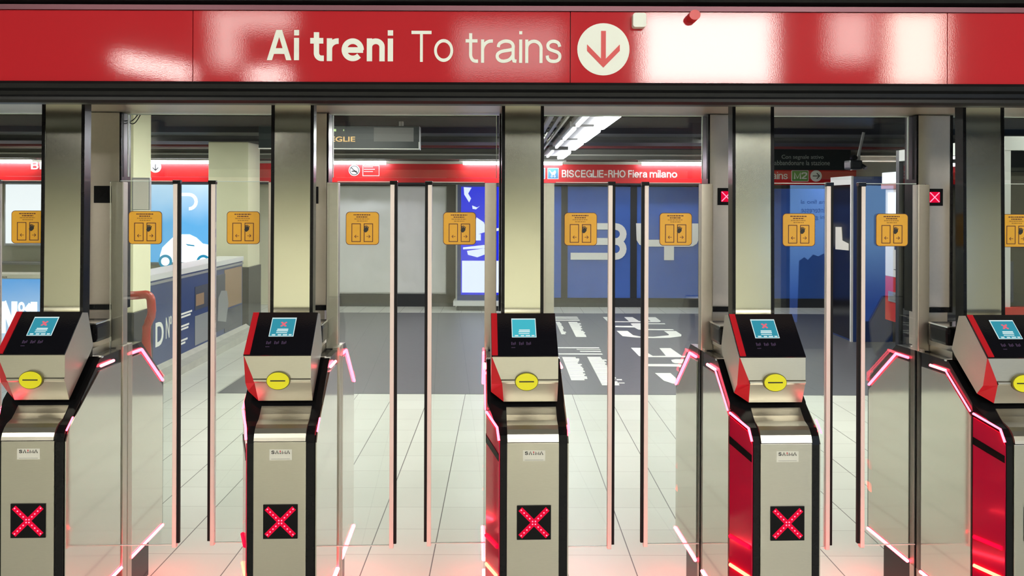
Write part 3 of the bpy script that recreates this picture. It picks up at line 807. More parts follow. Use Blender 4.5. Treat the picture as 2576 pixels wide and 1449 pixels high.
    # --- housing behind the head
    mb = MB(); mb.box(C - 0.112, C + 0.105, 0.315, 0.445, 1.082, 1.150, 'black', 0.012)
    mb.box(C - 0.112, C + 0.105, 0.314, 0.446, 1.150, 1.156, 'chrome', 0.002); mb.box(C - 0.09, C + 0.09, 0.32, 0.60, 1.031, 1.060, 'steel')
    mb.build('rear_housing', g)
    # --- glass door leaves
    for s, yy, on in ((1, 0.447, left_leaf), (-1, 0.493, right_leaf)):
        if not on: continue
        xa, xb = C + s * 0.100, C + s * 0.345
        lf = MB().box(xa, xb, yy - 0.004, yy + 0.004, 0.272, 1.692, 'glass').build('door_leaf', g)
        MB().box(C + s * 0.139, xb, yy - 0.004, yy + 0.004, 1.692, 1.6945, 'glassedge').build('glass_edge', lf)
        MB().box(C + s * 0.139, xb, yy - 0.004, yy + 0.004, 0.2695, 0.272, 'glassedge').build('glass_edge', lf)
        MB().box(C + s * 0.345, C + s * 0.361, yy - 0.011, yy + 0.011, 0.262, 1.682, 'strip', 0.002).build('edge_strip', lf)
        MB().box(C + s * 0.361, C + s * 0.3725, yy - 0.007, yy + 0.007, 0.278, 1.682, 'rubber', 0.002).build('rubber_seal', lf)
        MB().box(C + s * 0.343, C + s * 0.3725, yy - 0.012, yy + 0.012, 1.682, 1.697, 'black', 0.002).build('end_cap', lf)
        mb = MB(); sticker(mb, C + s * 0.2365, 1.511, yy - 0.004); mb.build('door_sticker', lf)
    return g

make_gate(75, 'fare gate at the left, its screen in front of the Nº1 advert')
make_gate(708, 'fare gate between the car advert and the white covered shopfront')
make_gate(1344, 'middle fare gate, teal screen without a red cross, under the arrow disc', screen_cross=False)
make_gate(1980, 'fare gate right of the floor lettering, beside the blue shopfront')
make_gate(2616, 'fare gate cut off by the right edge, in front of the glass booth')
gs = [o for o in COL.objects if o.name.startswith('fare_gate')]
gs.sort(key=lambda o: o.location.x)
for i, o in enumerate(gs):
    if i < 2:
        for c in o.children_recursive:
            if c.name.startswith('lane_display'):
                me = c.data
                for k, mm in enumerate(me.materials):
                    if mm.name in ('red_backlight', 'red_cross_dot'): me.materials[k] = M['black_matte']

# --- fixed upper glass between the display posts
tl = ['clear upper glass pane over the leftmost lane, cut by the left edge',
      'clear upper glass pane between the first and second gates from the left',
      'clear upper glass pane in front of the hanging departure board',
      'clear upper glass pane in front of the row of ceiling lights',
      'clear upper glass pane in front of the security camera',
      'clear upper glass pane over the rightmost lane, cut by the right edge']
xs = [o.location.x - math.sin(ROT) * 0.65 + C for o in gs]
xs = [xs[0] - 0.85] + xs + [xs[-1] + 0.85]
for i in range(6):
    x0, x1 = xs[i] + 0.086, xs[i + 1] - 0.086
    base = ((x0 + x1) / 2, D0 + 0.65, 1.715)
    t = empty('upper_glass_pane', base, tl[i], 'glass pane', 'upper glass panes above the lanes')
    rel(MB().box(x0, x1, base[1] - 0.005, base[1] + 0.005, 1.715, 1.972, 'glass').build('pane', t), base)
    mb = MB()
    mb.box(x0, x1, base[1] - 0.005, base[1] + 0.005, 1.972, 1.976, 'glassedge')
    mb.box(x0, x0 + 0.003, base[1] - 0.0055, base[1] + 0.0055, 1.715, 1.972, 'glassedge')
    mb.box(x1 - 0.003, x1, base[1] - 0.0055, base[1] + 0.0055, 1.715, 1.972, 'glassedge')
    rel(mb.build('polished_edge', t), base)

# ================================================================== FAR SIGN BAND
SB = 12.9
def bx(px): return X(px, SB)
def bz(py): return Z(py, SB)
SZ0, SZ1 = 1.918, 2.205
def sign_seg(x0, x1, label, deco=None):
    base = ((x0 + x1) / 2, SB, SZ0)
    e = empty('direction_sign', base, label, 'sign', 'red station signs along the far wall')
    rel(MB().box(x0, x1, SB, SB + 0.25, SZ0, SZ1, 'redsign2').build('panel', e), base)
    rel(MB().box(x0, x1, SB - 0.01, SB + 0.25, SZ0 - 0.03, SZ0, 'frame_dark').build('lower_frame', e), base)
    if deco: deco(e, base)
    return e
def arrow_disc(mb, cx, cz, r, y, ang, ink='redsign2'):
    mb.disc_y(cx, cz, r, r, y - 0.004, y, 'white', 32)
    c, s = math.cos(ang), math.sin(ang)
    def tr(u, v): return (cx + (u * c - v * s) * r, cz + (u * s + v * c) * r)
    y0, y1 = y - 0.007, y - 0.004
    a, b = tr(-0.6, 0), tr(0.6, 0)
    mb.bar_y(*a, *b, 0.16 * r, y0, y1, 'frame_dark')
    for q in (-1, 1):
        mb.bar_y(*b, *tr(0.1, q * 0.5), 0.16 * r, y0, y1, 'frame_dark')
def d_left(e, b):
    mb = MB(); mb.stext('BISCEGLIE', (bx(78), SB, bz(430)), EX, EZ, 'white', width=1.05, height=0.118, w=0.155, extr=0.004)
    rel(mb.build('lettering', e), b)
def d_arrow(e, b):
    mb = MB(); arrow_disc(mb, bx(391), bz(423), 0.088, SB, -math.pi / 2); rel(mb.build('arrow_disc', e), b)
def d_smoke(e, b):
    mb = MB(); cx, cz = bx(891), bz(430); r = 0.085
    mb.disc_y(cx, cz, r, r, SB - 0.003, SB, 'white'); mb.ring_y(cx, cz, r * 0.72, r * 0.86, SB - 0.005, SB - 0.003, 'frame_dark')
    mb.bar_y(cx - 0.6 * r, cz + 0.55 * r, cx + 0.6 * r, cz - 0.55 * r, 0.016, SB - 0.006, SB - 0.003, 'frame_dark')
    mb.bar_y(cx - 0.5 * r, cz - 0.15 * r, cx + 0.5 * r, cz - 0.15 * r, 0.018, SB - 0.006, SB - 0.003, 'frame_dark')
    rel(mb.build('no_smoking_disc', e), b)
    mb = MB(); x0, x1, z0, z1 = bx(912), bx(954), bz(444), bz(417)
    mb.frame_y(x0, x1, z0, z1, 0.008, SB - 0.004, SB, 'white')
    for k in range(3): mb.box(x0 + 0.02, x1 - 0.1 + 0.03 * (k % 2), SB - 0.004, SB, z1 - 0.03 - 0.035 * k, z1 - 0.022 - 0.035 * k, 'white')
    rel(mb.build('notice', e), b)
def d_bis(e, b):
    for t, xa, xb, dz in (('BISCEGLIE', 1413, 1518, 0), ('-', 1520, 1527, 0), ('RHO', 1530, 1573, 0), ('Fiera', 1580, 1628, 0), ('milano', 1634, 1703, 0)):
        mb = MB(); mb.stext(t, (bx(xa), SB, bz(445.5)), EX, EZ, 'white', width=bx(xb) - bx(xa), height=bz(427) - bz(445.5), w=0.155, extr=0.004)
        rel(mb.build('lettering', e), b)
    for (a, c, nm) in ((1340, 1371, 'wheelchair'), (1377, 1405, 'pram')):
        mb = MB(); x0, x1, z0, z1 = bx(a), bx(c), bz(450), bz(422)
        mb.box(x0, x1, SB - 0.004, SB, z0, z1, 'white'); mb.box(x0 + 0.008, x1 - 0.008, SB - 0.006, SB - 0.004, z0 + 0.008, z1 - 0.008, 'signblue')
        cx, cz = (x0 + x1) / 2, (z0 + z1) / 2; y0, y1 = SB - 0.009, SB - 0.006
        if nm == 'wheelchair':
            mb.ring_y(cx, cz - 0.025, 0.030, 0.040, y0, y1, 'white', 20); mb.bar_y(cx - 0.01, cz + 0.05, cx - 0.01, cz - 0.02, 0.014, y0, y1, 'white')
            mb.bar_y(cx - 0.01, cz + 0.0, cx + 0.03, cz - 0.0, 0.012, y0, y1, 'white'); mb.disc_y(cx - 0.01, cz + 0.062, 0.011, 0.011, y0, y1, 'white', 12)
        else:
            mb.prism_y([(cx - 0.04, cz + 0.02), (cx + 0.045, cz + 0.02), (cx + 0.03, cz - 0.02), (cx - 0.02, cz - 0.025)], y0, y1, 'white')
            mb.bar_y(cx - 0.055, cz + 0.05, cx - 0.03, cz + 0.01, 0.012, y0, y1, 'white'); mb.prism_y([(cx - 0.0, cz + 0.022), (cx + 0.045, cz + 0.022), (cx + 0.03, cz + 0.05)], y0, y1, 'white')
            for q in (-0.02, 0.025): mb.ring_y(cx + q, cz - 0.045, 0.008, 0.016, y0, y1, 'white', 14)
        rel(mb.build(nm + '_pictogram', e), b)
def d_g(e, b):
    mb = MB(); mb.stext('BISCEGLIE', (bx(2513) - 0.60, SB, bz(448)), EX, EZ, 'white', width=1.05, height=0.118, w=0.155, extr=0.004)
    rel(mb.build('lettering', e), b)
sign_seg(-9.3, -5.98, 'far red sign starting BIS behind the left gate pillar', d_left)
sign_seg(-5.97, -2.75, 'far red sign with a down arrow above the car advert', d_arrow)
sign_seg(-2.74, 0.33, 'far red sign with a no smoking disc above the white covered shopfront', d_smoke)
sign_seg(0.34, 4.0, 'far red sign lettered BISCEGLIE - RHO Fiera milano', d_bis)
sign_seg(5.5, 9.3, 'far red sign with a letter G at the right edge', d_g)

# far fluorescent tubes under the lintel
TY = 12.72
tlab = ['fluorescent tube on the far wall at the left edge', 'fluorescent tube over the car advert sign',
        'fluorescent tube over the no smoking disc', 'fluorescent tube above the blue video totem',
        'fluorescent tube over the words Fiera milano', 'fluorescent tube right of the evacuation sign', 'fluorescent tube at the right edge beside the letter G']
for x0, lb in zip((-8.65, -5.95, -3.28, -0.61, 2.1, 4.83, 7.5), tlab):
    z = 2.232
    base = (x0 + 0.75, TY, z)
    e = empty('fluorescent_light', base, lb, 'light', 'fluorescent tubes on the far lintel')
    rel(MB().tube([(x0, TY, z - 0.02), (x0 + 1.5, TY, z - 0.02)], 0.026, 'tube', 10).build('tube', e), base)
    rel(MB().box(x0 - 0.06, x0 + 1.56, TY - 0.035, TY + 0.035, z + 0.004, 2.262, 'conduit').build('mounting_rail', e), base)

# pipes
for nm, y, z, r, m, lb, px0, px1 in (('ceiling_pipe', 11.5, 2.39, 0.03, 'pipe_red', 'dark red pipe under the far ceiling', -9.3, 9.3),
                           ('ceiling_pipe', 11.75, 2.385, 0.035, 'pipe_beige', 'beige pipe below the dark red pipe under the far ceiling', -9.3, -3.0),
                           ('ceiling_conduit', 12.6, 2.335, 0.015, 'conduit', 'thin pale conduit along the far lintel', -9.3, 9.3)):
    tag(MB().tube([(px0, y, z), (px1, y, z)], r, m, 10).build(nm), lb, 'pipe')

# row of ceiling luminaires running into depth
seg = [(6.0, 7.35), (7.6, 8.95), (9.2, 10.25), (10.95, 12.3)]
sl = ['nearest bright ceiling light of the row running towards the far wall', 'second ceiling light from the camera in the row running to the far wall',
      'third ceiling light from the camera in the row running to the far wall', 'ceiling light of the row closest to the far wall']
for (a, b), lb in zip(seg, sl):
    base = (0.76, (a + b) / 2, 2.30)
    e = empty('ceiling_light', base, lb, 'light', 'ceiling lights in a row')
    rel(MB().box(0.79, 0.88, a, b, 2.255, 2.30, 'lum', 0.015).build('diffuser', e), base)
    rel(MB().box(0.63, 0.66, a, b, 2.275, 2.31, 'lumreflect', 0.01).build('diffuser', e), base)  # dim glowing strip stands for a reflection of the lamp row
    rel(MB().box(0.60, 0.89, a - 0.02, b + 0.02, 2.302, 2.35, 'grey').build('housing', e), base)
mb = MB()
mb.box(0.38, 0.42, 5.6, 12.6, 2.33, 2.36, 'tray'); mb.box(0.46, 0.49, 5.6, 12.6, 2.33, 2.36, 'tray'); mb.box(0.53, 0.55, 5.6, 12.6, 2.33, 2.36, 'conduit')
for k in range(12): mb.box(0.38, 0.55, 5.8 + k * 0.6, 5.84 + k * 0.6, 2.355, 2.37, 'tray') if k not in (8,) else None; mb.box(0.46, 0.48, 5.8 + k * 0.6, 5.82 + k * 0.6, 2.365, 2.42 if not 7.5 < 5.8 + k * .6 < 9.45 else 2.39, 'tray') if not 10.2 < 5.8 + k * .6 < 10.95 else None
tag(mb.build('ceiling_cable_tray'), 'grey cable tray beside the row of ceiling lights', 'cable tray')

# lamp seen at the upper left
base = (-4.1, 6.9, 2.40)
e = empty('fluorescent_light', base, 'fluorescent tube at the upper left under the overhead beam', 'light')
rel(MB().tube([(-4.9, 6.9, 2.395), (-3.72, 6.9, 2.395)], 0.02, 'tube', 10).build('tube', e), base)
rel(MB().box(-4.95, -3.68, 6.86, 6.98, 2.412, 2.42, 'conduit').build('mounting_rail', e), base)

# ================================================================== HANGING DEPARTURE BOARD
dd = 8.0
def hx(px): return X(px, dd)
def hz(py): return Z(py, dd)
base = (hx(935), dd, hz(376))
e = empty('departure_board', base, 'black hanging departure board with amber lettering in the second lane', 'display')
zt = 2.41
rel(MB().box(hx(650), hx(1054), dd, dd + 0.16, hz(376), hz(318), 'board', 0.004).build('casing', e), base)
rel(MB().box(hx(650), hx(1054), dd - 0.006, dd, hz(377), hz(374.4), 'white').build('white_trim', e), base)
rel(MB().box(hx(1052.6), hx(1054.4), dd - 0.006, dd, hz(376), hz(358), 'white').build('white_trim', e), base)
rel(MB().box(hx(940), hx(1040), dd - 0.003, dd, hz(357), hz(322), 'grey').build('blank_display', e), base)
mb = MB(); mb.text('BISCEGLIE', (hx(781), dd - 0.002, hz(358)), EX, EZ, 'amber', width=hx(893) - hx(781), height=hz(345) - hz(358), offset=0.02, extr=0.002)
rel(mb.build('amber_lettering', e), base)
mb = MB()
for a, b, c, d in ((824, 829, 332, 326), (831, 834, 332, 328), (838, 845, 332, 326), (863, 865, 331, 327)): mb.box(hx(a), hx(b), dd - 0.003, dd, hz(c), hz(d), 'lime')
rel(mb.build('green_lettering', e), base)
rel(MB().tube([(hx(1006), dd + 0.08, hz(318)), (hx(1006), dd + 0.08, 2.42)], 0.022, 'tray', 10).build('hanger', e), base)

# ================================================================== EVACUATION BOARD AND M2 SIGN
ed = 12.2
def ex(px): return X(px, ed)
def ez(py): return Z(py, ed)
base = (ex(2010), ed, ez(424))
e = empty('evacuation_sign', base, 'dark board lettered Con segnale attivo abbandonare la stazione', 'sign')
rel(MB().box(ex(1880), ex(2140), ed, ed + 0.12, ez(425), ez(374), 'board').build('panel', e), base)
mb = MB()
mb.text('Con segnale attivo', (ex(1966), ed, ez(400)), EX, EZ, 'boardtext', width=ex(2071) - ex(1966), height=ez(387) - ez(400), extr=0.003)
rel(mb.build('lettering', e), base); mb = MB()
mb.text('abbandonare la stazione', (ex(1948), ed, ez(413)), EX, EZ, 'boardtext', width=ex(2087) - ex(1948), height=ez(401) - ez(413), extr=0.003)
rel(mb.build('lettering', e), base)
base = (ex(2010), ed, ez(463))
e = empty('line_sign', base, 'red hanging sign with green M2 badge and right arrow', 'sign')
rel(MB().box(ex(1790), ex(2153), ed - 0.01, ed + 0.12, ez(463), ez(425.5), 'redsign2').build('panel', e), base)
rel(MB().box(ex(1790), ex(2153), ed - 0.012, ed + 0.14, ez(472), ez(463), 'frame_dark').build('lower_frame', e), base)
y = ed - 0.01
mb = MB(); mb.stext('trains', (ex(1921), y, ez(448.5)), EX, EZ, 'white', width=ex(1981) - ex(1921), height=ez(430) - ez(448.5), w=0.12, extr=0.003); rel(mb.build('lettering', e), base)
mb = MB(); mb.rrect_y(ex(1990), ex(2033), ez(454), ez(426), 0.012, y - 0.003, y, 'white'); mb.rrect_y(ex(1991.5), ex(2031.5), ez(452.5), ez(427.5), 0.010, y - 0.006, y - 0.003, 'green')
mb.stext('M2', (ex(1996), y - 0.006, ez(448)), EX, EZ, 'white', width=ex(2028) - ex(1996), height=ez(431) - ez(448), w=0.17, extr=0.003); rel(mb.build('line_badge', e), base)
mb = MB(); arrow_disc(mb, ex(2052), ez(440), 0.083, y, 0.0); rel(mb.build('arrow_disc', e), base)

# security camera
cd = 9.0
base = P(2155, 402, cd)
e = empty('security_camera', base, 'dark security camera hanging beside the evacuation sign', 'camera')
rel(MB().box(X(2134, cd), X(2165, cd), cd - 0.05, cd + 0.12, Z(423, cd), Z(400, cd), 'frame_dark', 0.02).build('body', e), base)
rel(MB().tube([P(2166, 412, cd), P(2178, 420, cd - 0.05)], 0.022, 'frame_dark', 10).build('lens_hood', e), base)
rel(MB().tube([P(2160, 400, cd), P(2160, 385, cd), (X(2172, cd), cd, Z(330, cd))], 0.016, 'grey', 8).build('bracket', e), base)
rel(MB().disc_y(X(2147, cd), Z(394, cd), 0.03, 0.03, cd - 0.03, cd + 0.03, 'black', 16).build('dome', e), base)

# ================================================================== FAR SHOPFRONTS
wd = 13.05
def wx(px): return X(px, wd)
def wz(py): return Z(py, wd)
# white covered shopfront
base = (wx(985), wd, 0)
e = empty('covered_shopfront', base, 'far shopfront covered by a crumpled white sheet in a black frame', 'shopfront')
mb = MB()
mb.box(wx(820), wx(1150), wd - 0.04, wd + 0.14, 0, wz(740), 'frame_dark'); mb.box(wx(820), wx(846), wd - 0.04, wd + 0.14, 0, 1.885, 'frame_dark'); mb.box(wx(1124), wx(1150), wd - 0.04, wd + 0.14, 0, 1.885, 'frame_dark')
mb.box(wx(820), wx(1150), wd - 0.04, wd + 0.14, 1.865, 1.885, 'frame_dark')
rel(mb.build('frame', e), base)
bm = bmesh.new()
nx, nz = 60, 50
from mathutils import noise as mn
x0, x1, z0, z1 = wx(846), wx(1124), wz(740), 1.865
grid = []
for j in range(nz + 1):
    row = []
    for i in range(nx + 1):
        u, v = i / nx, j / nz
        p = Vector((u * 3.4, v * 2.0, 3.1))
        h = mn.noise(p) * 0.5 + mn.noise(p * 2.3) * 0.3 + abs(mn.noise(p * Vector((3.1, 1.2, 1)).x)) * 0.2
        e_ = min(1, 8 * min(u, 1 - u, v, 1 - v) + 0.25)
        row.append(bm.verts.new((x0 + u * (x1 - x0), wd - 0.005 - 0.07 * abs(h) * e_, z0 + v * (z1 - z0))))
    grid.append(row)
for j in range(nz):
    for i in range(nx):
        bm.faces.new((grid[j][i], grid[j][i + 1], grid[j + 1][i + 1], grid[j + 1][i]))
ret = bmesh.ops.extrude_face_region(bm, geom=bm.faces[:])
for v in [g_ for g_ in ret['geom'] if isinstance(g_, bmesh.types.BMVert)]: v.co.y += 0.03
o = rel(MB().bm(bm, 'sheet').build('cover_sheet', e, smooth=True), base)

# blue shopfront
base = (wx(1700), wd, 0)
e = empty('blue_shopfront', base, 'far shopfront wrapped in blue vinyl with large white letters', 'shopfront')
edges = [wx(1340), wx(1420), wx(1594), wx(1765), wx(1935), wx(2105), wx(2270)]
for a, b in zip(edges[:-1], edges[1:]):
    rel(MB().box(a + 0.05, b - 0.05, wd, wd + 0.03, 0.14, 1.87, 'blue').build('blue_panel', e), base)
for a in edges:
    rel(MB().box(a - 0.05, a + 0.05, wd - 0.012, wd + 0.1, 0.0, 1.885, 'frame_dark').build('mullion', e), base)
rel(MB().box(edges[0], edges[-1], wd - 0.03, wd + 0.1, 0.0, 0.14, 'frame_dark').build('base_rail', e), base)
def wl(cpts):    # polygons traced at wall depth in a 4.026x crop with origin 1350,440
    return [(X(1350 + a / 4.026, wd), Z(440 + b / 4.026, wd)) for a, b in cpts]
yl0, yl1 = wd - 0.020, wd - 0.013
mb = MB()
def arc(cx, cy, r, a0, a1, n=8):
    return [(cx + r * math.cos(math.radians(a0 + (a1 - a0) * k / n)), cy + r * math.sin(math.radians(a0 + (a1 - a0) * k / n))) for k in range(n + 1)]
mb.prism_y(wl([(345, 485), (800, 485), (800, 550), (345, 550)]), yl0, yl1, 'white')
mb.prism_y(wl([(345, 635), (800, 635), (800, 705), (345, 705)]), yl0, yl1, 'white')
mb.prism_y(wl([(345, 785), (800, 785), (800, 855), (345, 855)]), yl0, yl1, 'white')
def band(cx, cy, ro, ri, n=10, dy=0.003):
    for k in range(n):
        a0, a1 = -90 + 180 * k / n, -90 + 180 * (k + 1) / n
        q = [(cx + ro * math.cos(math.radians(a0)), cy + ro * math.sin(math.radians(a0))), (cx + ro * math.cos(math.radians(a1)), cy + ro * math.sin(math.radians(a1))),
             (cx + ri * math.cos(math.radians(a1)), cy + ri * math.sin(math.radians(a1))), (cx + ri * math.cos(math.radians(a0)), cy + ri * math.sin(math.radians(a0)))]
        mb.prism_y(wl(q), yl0 - dy, yl1, 'white')
band(800, 595, 110, 42); band(800, 745, 110, 42, dy=0.006)
rel(mb.build('letter', e), base)
mb = MB()
mb.prism_y(wl([(1005, 485), (1105, 485), (1105, 640), (1120, 650), (1290, 650), (1290, 720), (1080, 720), (1040, 700), (1012, 655)]), yl0, yl1, 'white')
mb.prism_y(wl([(1290, 650), (1520, 650), (1545, 640), (1545, 485), (1635, 485), (1635, 655), (1620, 690), (1580, 715), (1540, 720), (1290, 720)]), yl0, yl1, 'white')
mb.prism_y(wl([(1290, 720), (1390, 720), (1390, 857), (1290, 857)]), yl0, yl1, 'white')
rel(mb.build('letter', e), base)
mb = MB()
D_ = [(1760, 485), (2150, 485), (2150, 550), (1840, 550), (1840, 790), (2150, 790), (2150, 855), (1760, 855)]
mb.prism_y(wl([(1760, 485), (1840, 485), (1840, 855), (1760, 855)]), yl0, yl1, 'white')
mb.prism_y(wl([(1840, 485), (2020, 485), (2020, 550), (1840, 550)]), yl0, yl1, 'white')
mb.prism_y(wl([(1840, 790), (2020, 790), (2020, 855), (1840, 855)]), yl0, yl1, 'white')
band(2020, 670, 185, 120)
rel(mb.build('letter', e), base)

# blue video totem
td = 12.6
def tx(px): return X(px, td)
def tz(py): return Z(py, td)
base = (tx(1215), td, 0)
e = empty('video_totem', base, 'blue video totem glowing left of the middle gate pillar', 'display')
rel(MB().box(tx(1150), tx(1285), td, td + 0.18, 0.13, tz(465), 'navy', 0.01).build('casing', e), base)
rel(MB().box(tx(1147), tx(1151), td - 0.02, td + 0.1, 0.05, tz(465), 'frame_grey').build('side_trim', e), base)
rel(MB().box(tx(1142), tx(1292), td - 0.10, td + 0.25, tz(768), tz(756), 'frame_white').build('foot_shelf', e), base)
rel(MB().box(tx(1150), tx(1285), td - 0.05, td + 0.2, 0.0, tz(768), 'frame_dark').build('base', e), base)
mb = MB()
mb.box(tx(1160), tx(1276), td - 0.006, td, tz(742), tz(470), 'lcd_blue')
def tp(c): return [(tx(820 + a / 4.026), tz(440 + b / 4.026)) for a, b in c]
for poly in ([(1395, 125), (1475, 130), (1440, 190), (1470, 240), (1450, 280), (1400, 200)], [(1480, 310), (1530, 330), (1560, 315), (1520, 350), (1485, 345)],
             [(1525, 430), (1600, 480), (1620, 540), (1680, 560), (1510, 610), (1515, 470)], [(1510, 600), (1570, 600), (1570, 665), (1510, 665)],
             [(1640, 560), (1830, 520), (1830, 545), (1640, 590)], [(1390, 735), (1600, 710), (1700, 740), (1390, 755)], [(1430, 770), (1600, 745), (1680, 780), (1535, 835), (1440, 810)],
             [(1380, 870), (1830, 870), (1830, 1192), (1380, 1192)]):
    mb.prism_y(tp(poly), td - 0.010, td - 0.006, 'lcd_white')
rel(mb.build('screen', e), base)

# ================================================================== FLOOR FILM AND LETTERING
base = (1.8, 9.6, 0)
e = empty('floor_advert', base, 'dark grey floor film with upside down white lettering beyond the gates', 'floor sticker')
rel(MB().box(-2.40, 6.4, 7.07, 12.26, 0.0, 0.003, 'floormat').build('film', e), base)
def fl(a, b):    # crop at 6.037x with origin 1380,770 -> floor point
    px, py = 1380 + a / 6.037, 770 + b / 6.037
    d = F * EYE / (py - CY)
    return (X(px, d), d)
mb = MB()
def fpoly(pts): mb.prism_z([fl(a, b) for a, b in pts], 0.003, 0.0045, 'white')
# far word
fpoly([(830, 165), (925, 165), (985, 215), (1010, 228), (1160, 230), (1230, 230), (1155, 165), (1280, 165), (1380, 225), (1560, 228), (1485, 165), (1630, 165), (1712, 225), (1690, 240), (1000, 242), (900, 232)])
fpoly([(1250, 265), (1285, 258), (1770, 258), (1780, 270), (1420, 272), (1440, 290), (1480, 330), (1520, 345), (1890, 346), (1915, 362), (1480, 360), (1370, 355), (1310, 322), (1020, 318), (1020, 298), (1290, 298)])
fpoly([(1040, 375), (1205, 375), (1290, 440), (1400, 460), (1600, 464), (1830, 440), (1835, 425), (1760, 375), (1940, 375), (2025, 430), (2020, 455), (1850, 475), (1600, 482), (1350, 475), (1130, 455)])
rel(mb.build('large_lettering', e), base); mb = MB()
# near word
fpoly([(1260, 632), (1400, 632), (1500, 700), (1590, 755), (1790, 752), (1690, 635), (1860, 635), (2030, 752), (2300, 752), (2300, 772), (1480, 772), (1380, 755)])
fpoly([(1870, 815), (1930, 803), (2300, 803), (2300, 870), (2060, 868), (1930, 865), (1890, 850)])
fpoly([(1440, 878), (1990, 878), (2100, 905), (2120, 980), (1980, 915), (1440, 910)])
fpoly([(1625, 1015), (1860, 1015), (1960, 1105), (2120, 1150), (2120, 1180), (1900, 1175), (1760, 1130)])
rel(mb.build('large_lettering', e), base)
mb = MB()
rr = random.Random(3)
def lines(x_top, x_bot, y0, y1, w, n, jag=30):
    for k in range(n):
        t = (k + 0.5) / n
        yy = y0 + (y1 - y0) * t; xx = x_top + (x_bot - x_top) * t; h = (y1 - y0) / n * 0.42
        ww = w + rr.uniform(-jag, jag)
        fpoly([(xx, yy - h), (xx + ww, yy - h), (xx + ww + h, yy + h), (xx + h, yy + h)])
def words(*a, **k): lines(*a, **k)
for (a, b, c, d) in ((90, 435, 160, 168), (90, 450, 178, 190), (90, 470, 206, 220), (120, 770, 628, 640), (430, 785, 655, 662), (480, 795, 682, 695), (150, 820, 722, 736)):
    fpoly([(a, c), (b, c), (b + 12, d), (a + 12, d)])
rel(mb.build('small_lettering', e), base); mb = MB()
lines(110, 200, 240, 430, 70, 9, 18); lines(300, 420, 240, 470, 150, 12, 28)
rel(mb.build('small_lettering', e), base); mb = MB()
lines(210, 350, 775, 1130, 230, 17, 32)
rel(mb.build('small_lettering', e), base); mb = MB()
lines(590, 820, 770, 1205, 230, 21, 40)
for (a, b, c, d) in ((1040, 1120, 1110, 1126), (1040, 1160, 1163, 1173)):
    fpoly([(a, c), (b, c), (b + 6, d), (a + 6, d)])
rel(mb.build('small_lettering', e), base)

# ================================================================== LEFT SIDE
# near cream column
def column(x0, x1, y0, y1, zsplit, label):
    base = ((x0 + x1) / 2, (y0 + y1) / 2, 0)
    e = empty('column', base, label, 'column')
    zt = 2.355 if y0 > 10 else CEIL
    rel(MB().box(x0, x1, y0, y1, zsplit, zt, 'cream', 0.008).build('shaft', e), base)
    rel(MB().box(x0 - 0.015, x1 + 0.015, y0 - 0.015, y1 + 0.015, 0, zsplit, 'dado', 0.004).build('dado', e), base)
    return e
column(-3.42, -2.915, 6.62, 6.95, 0.735, 'cream square column left of the car advert, nearest the gates')
column(-3.66, -3.165, 10.42, 10.92, 0.80, 'cream square column right of the car advert at the parapet end')
# wall notice frame on the near column
nd = 6.6
base = (X(353, nd), nd, Z(500, nd))
e = empty('notice_frame', base, 'grey notice in a slim frame on the nearer cream column', 'notice')
rel(MB().box(X(333, nd), X(378, nd), nd - 0.012, nd + 0.02, Z(532, nd), Z(450, nd), 'frame_grey').build('frame', e), base)
rel(MB().box(X(337, nd), X(375, nd), nd - 0.016, nd - 0.012, Z(530, nd), Z(455, nd), 'label').build('sheet', e), base)

# car advert lightbox
ad = 13.08
def ax(px): return X(px, ad)
def az(py): return Z(py, ad)
M['ad_car'] = gradient_emit('car_advert_print', (0.10, 0.42, 0.78), (0.72, 0.90, 1.0), 0.60, 1.45, 1.15)
base = (ax(455), ad, az(664))
e = empty('advert_lightbox', base, 'glowing pale blue advert with a white car beyond the second lane', 'advert')
rel(MB().box(ax(300), ax(610), ad - 0.03, ad + 0.12, az(664) - 0.03, 1.885, 'frame_grey').build('frame', e), base)
o = MB().box(ax(304), ax(606), ad - 0.04, ad - 0.03, az(662), 1.875, 'ad_car').build('poster', e); rel(o, base)
o.data.transform(Matrix.Translation((0, 0, 0)))
mb = MB()
car = [(408, 662), (406, 645), (412, 625), (425, 612), (440, 598), (458, 592), (480, 592), (497, 600), (513, 615), (540, 620), (566, 628), (572, 645), (570, 662)]
mb.prism_y([(ax(a), az(b)) for a, b in car], ad - 0.05, ad - 0.04, 'adwhite')
for cx_ in (418, 513):
    r = 17 / (F / ad)
    mb.disc_y(ax(cx_ + 2), az(660), r, r, ad - 0.055, ad - 0.05, 'adteal', 24); mb.disc_y(ax(cx_ + 2), az(660), r * .62, r * .62, ad - 0.06, ad - 0.055, 'adwhite', 24)
mb.prism_y([(ax(470), az(616)), (ax(492), az(619)), (ax(493), az(622)), (ax(476), az(620))], ad - 0.055, ad - 0.05, 'adteal')
rel(mb.build('printed_car', e), base)
mb = MB()
for k in range(10):
    a0, a1 = math.radians(-90 + 18 * k), math.radians(-72 + 18 * k); r0, r1 = 14, 22
    c_ = (478, 510)
    q = [(c_[0] + r1 * math.cos(a0), c_[1] - r1 * math.sin(a0)), (c_[0] + r1 * math.cos(a1), c_[1] - r1 * math.sin(a1)), (c_[0] + r0 * math.cos(a1), c_[1] - r0 * math.sin(a1)), (c_[0] + r0 * math.cos(a0), c_[1] - r0 * math.sin(a0))]
    mb.prism_y([(ax(a), az(b)) for a, b in q], ad - 0.048, ad - 0.04, 'adwhite')
mb.box(ax(445), ax(478), ad - 0.048, ad - 0.04, az(496), az(488), 'adwhite')
rel(mb.build('printed_letter', e), base)

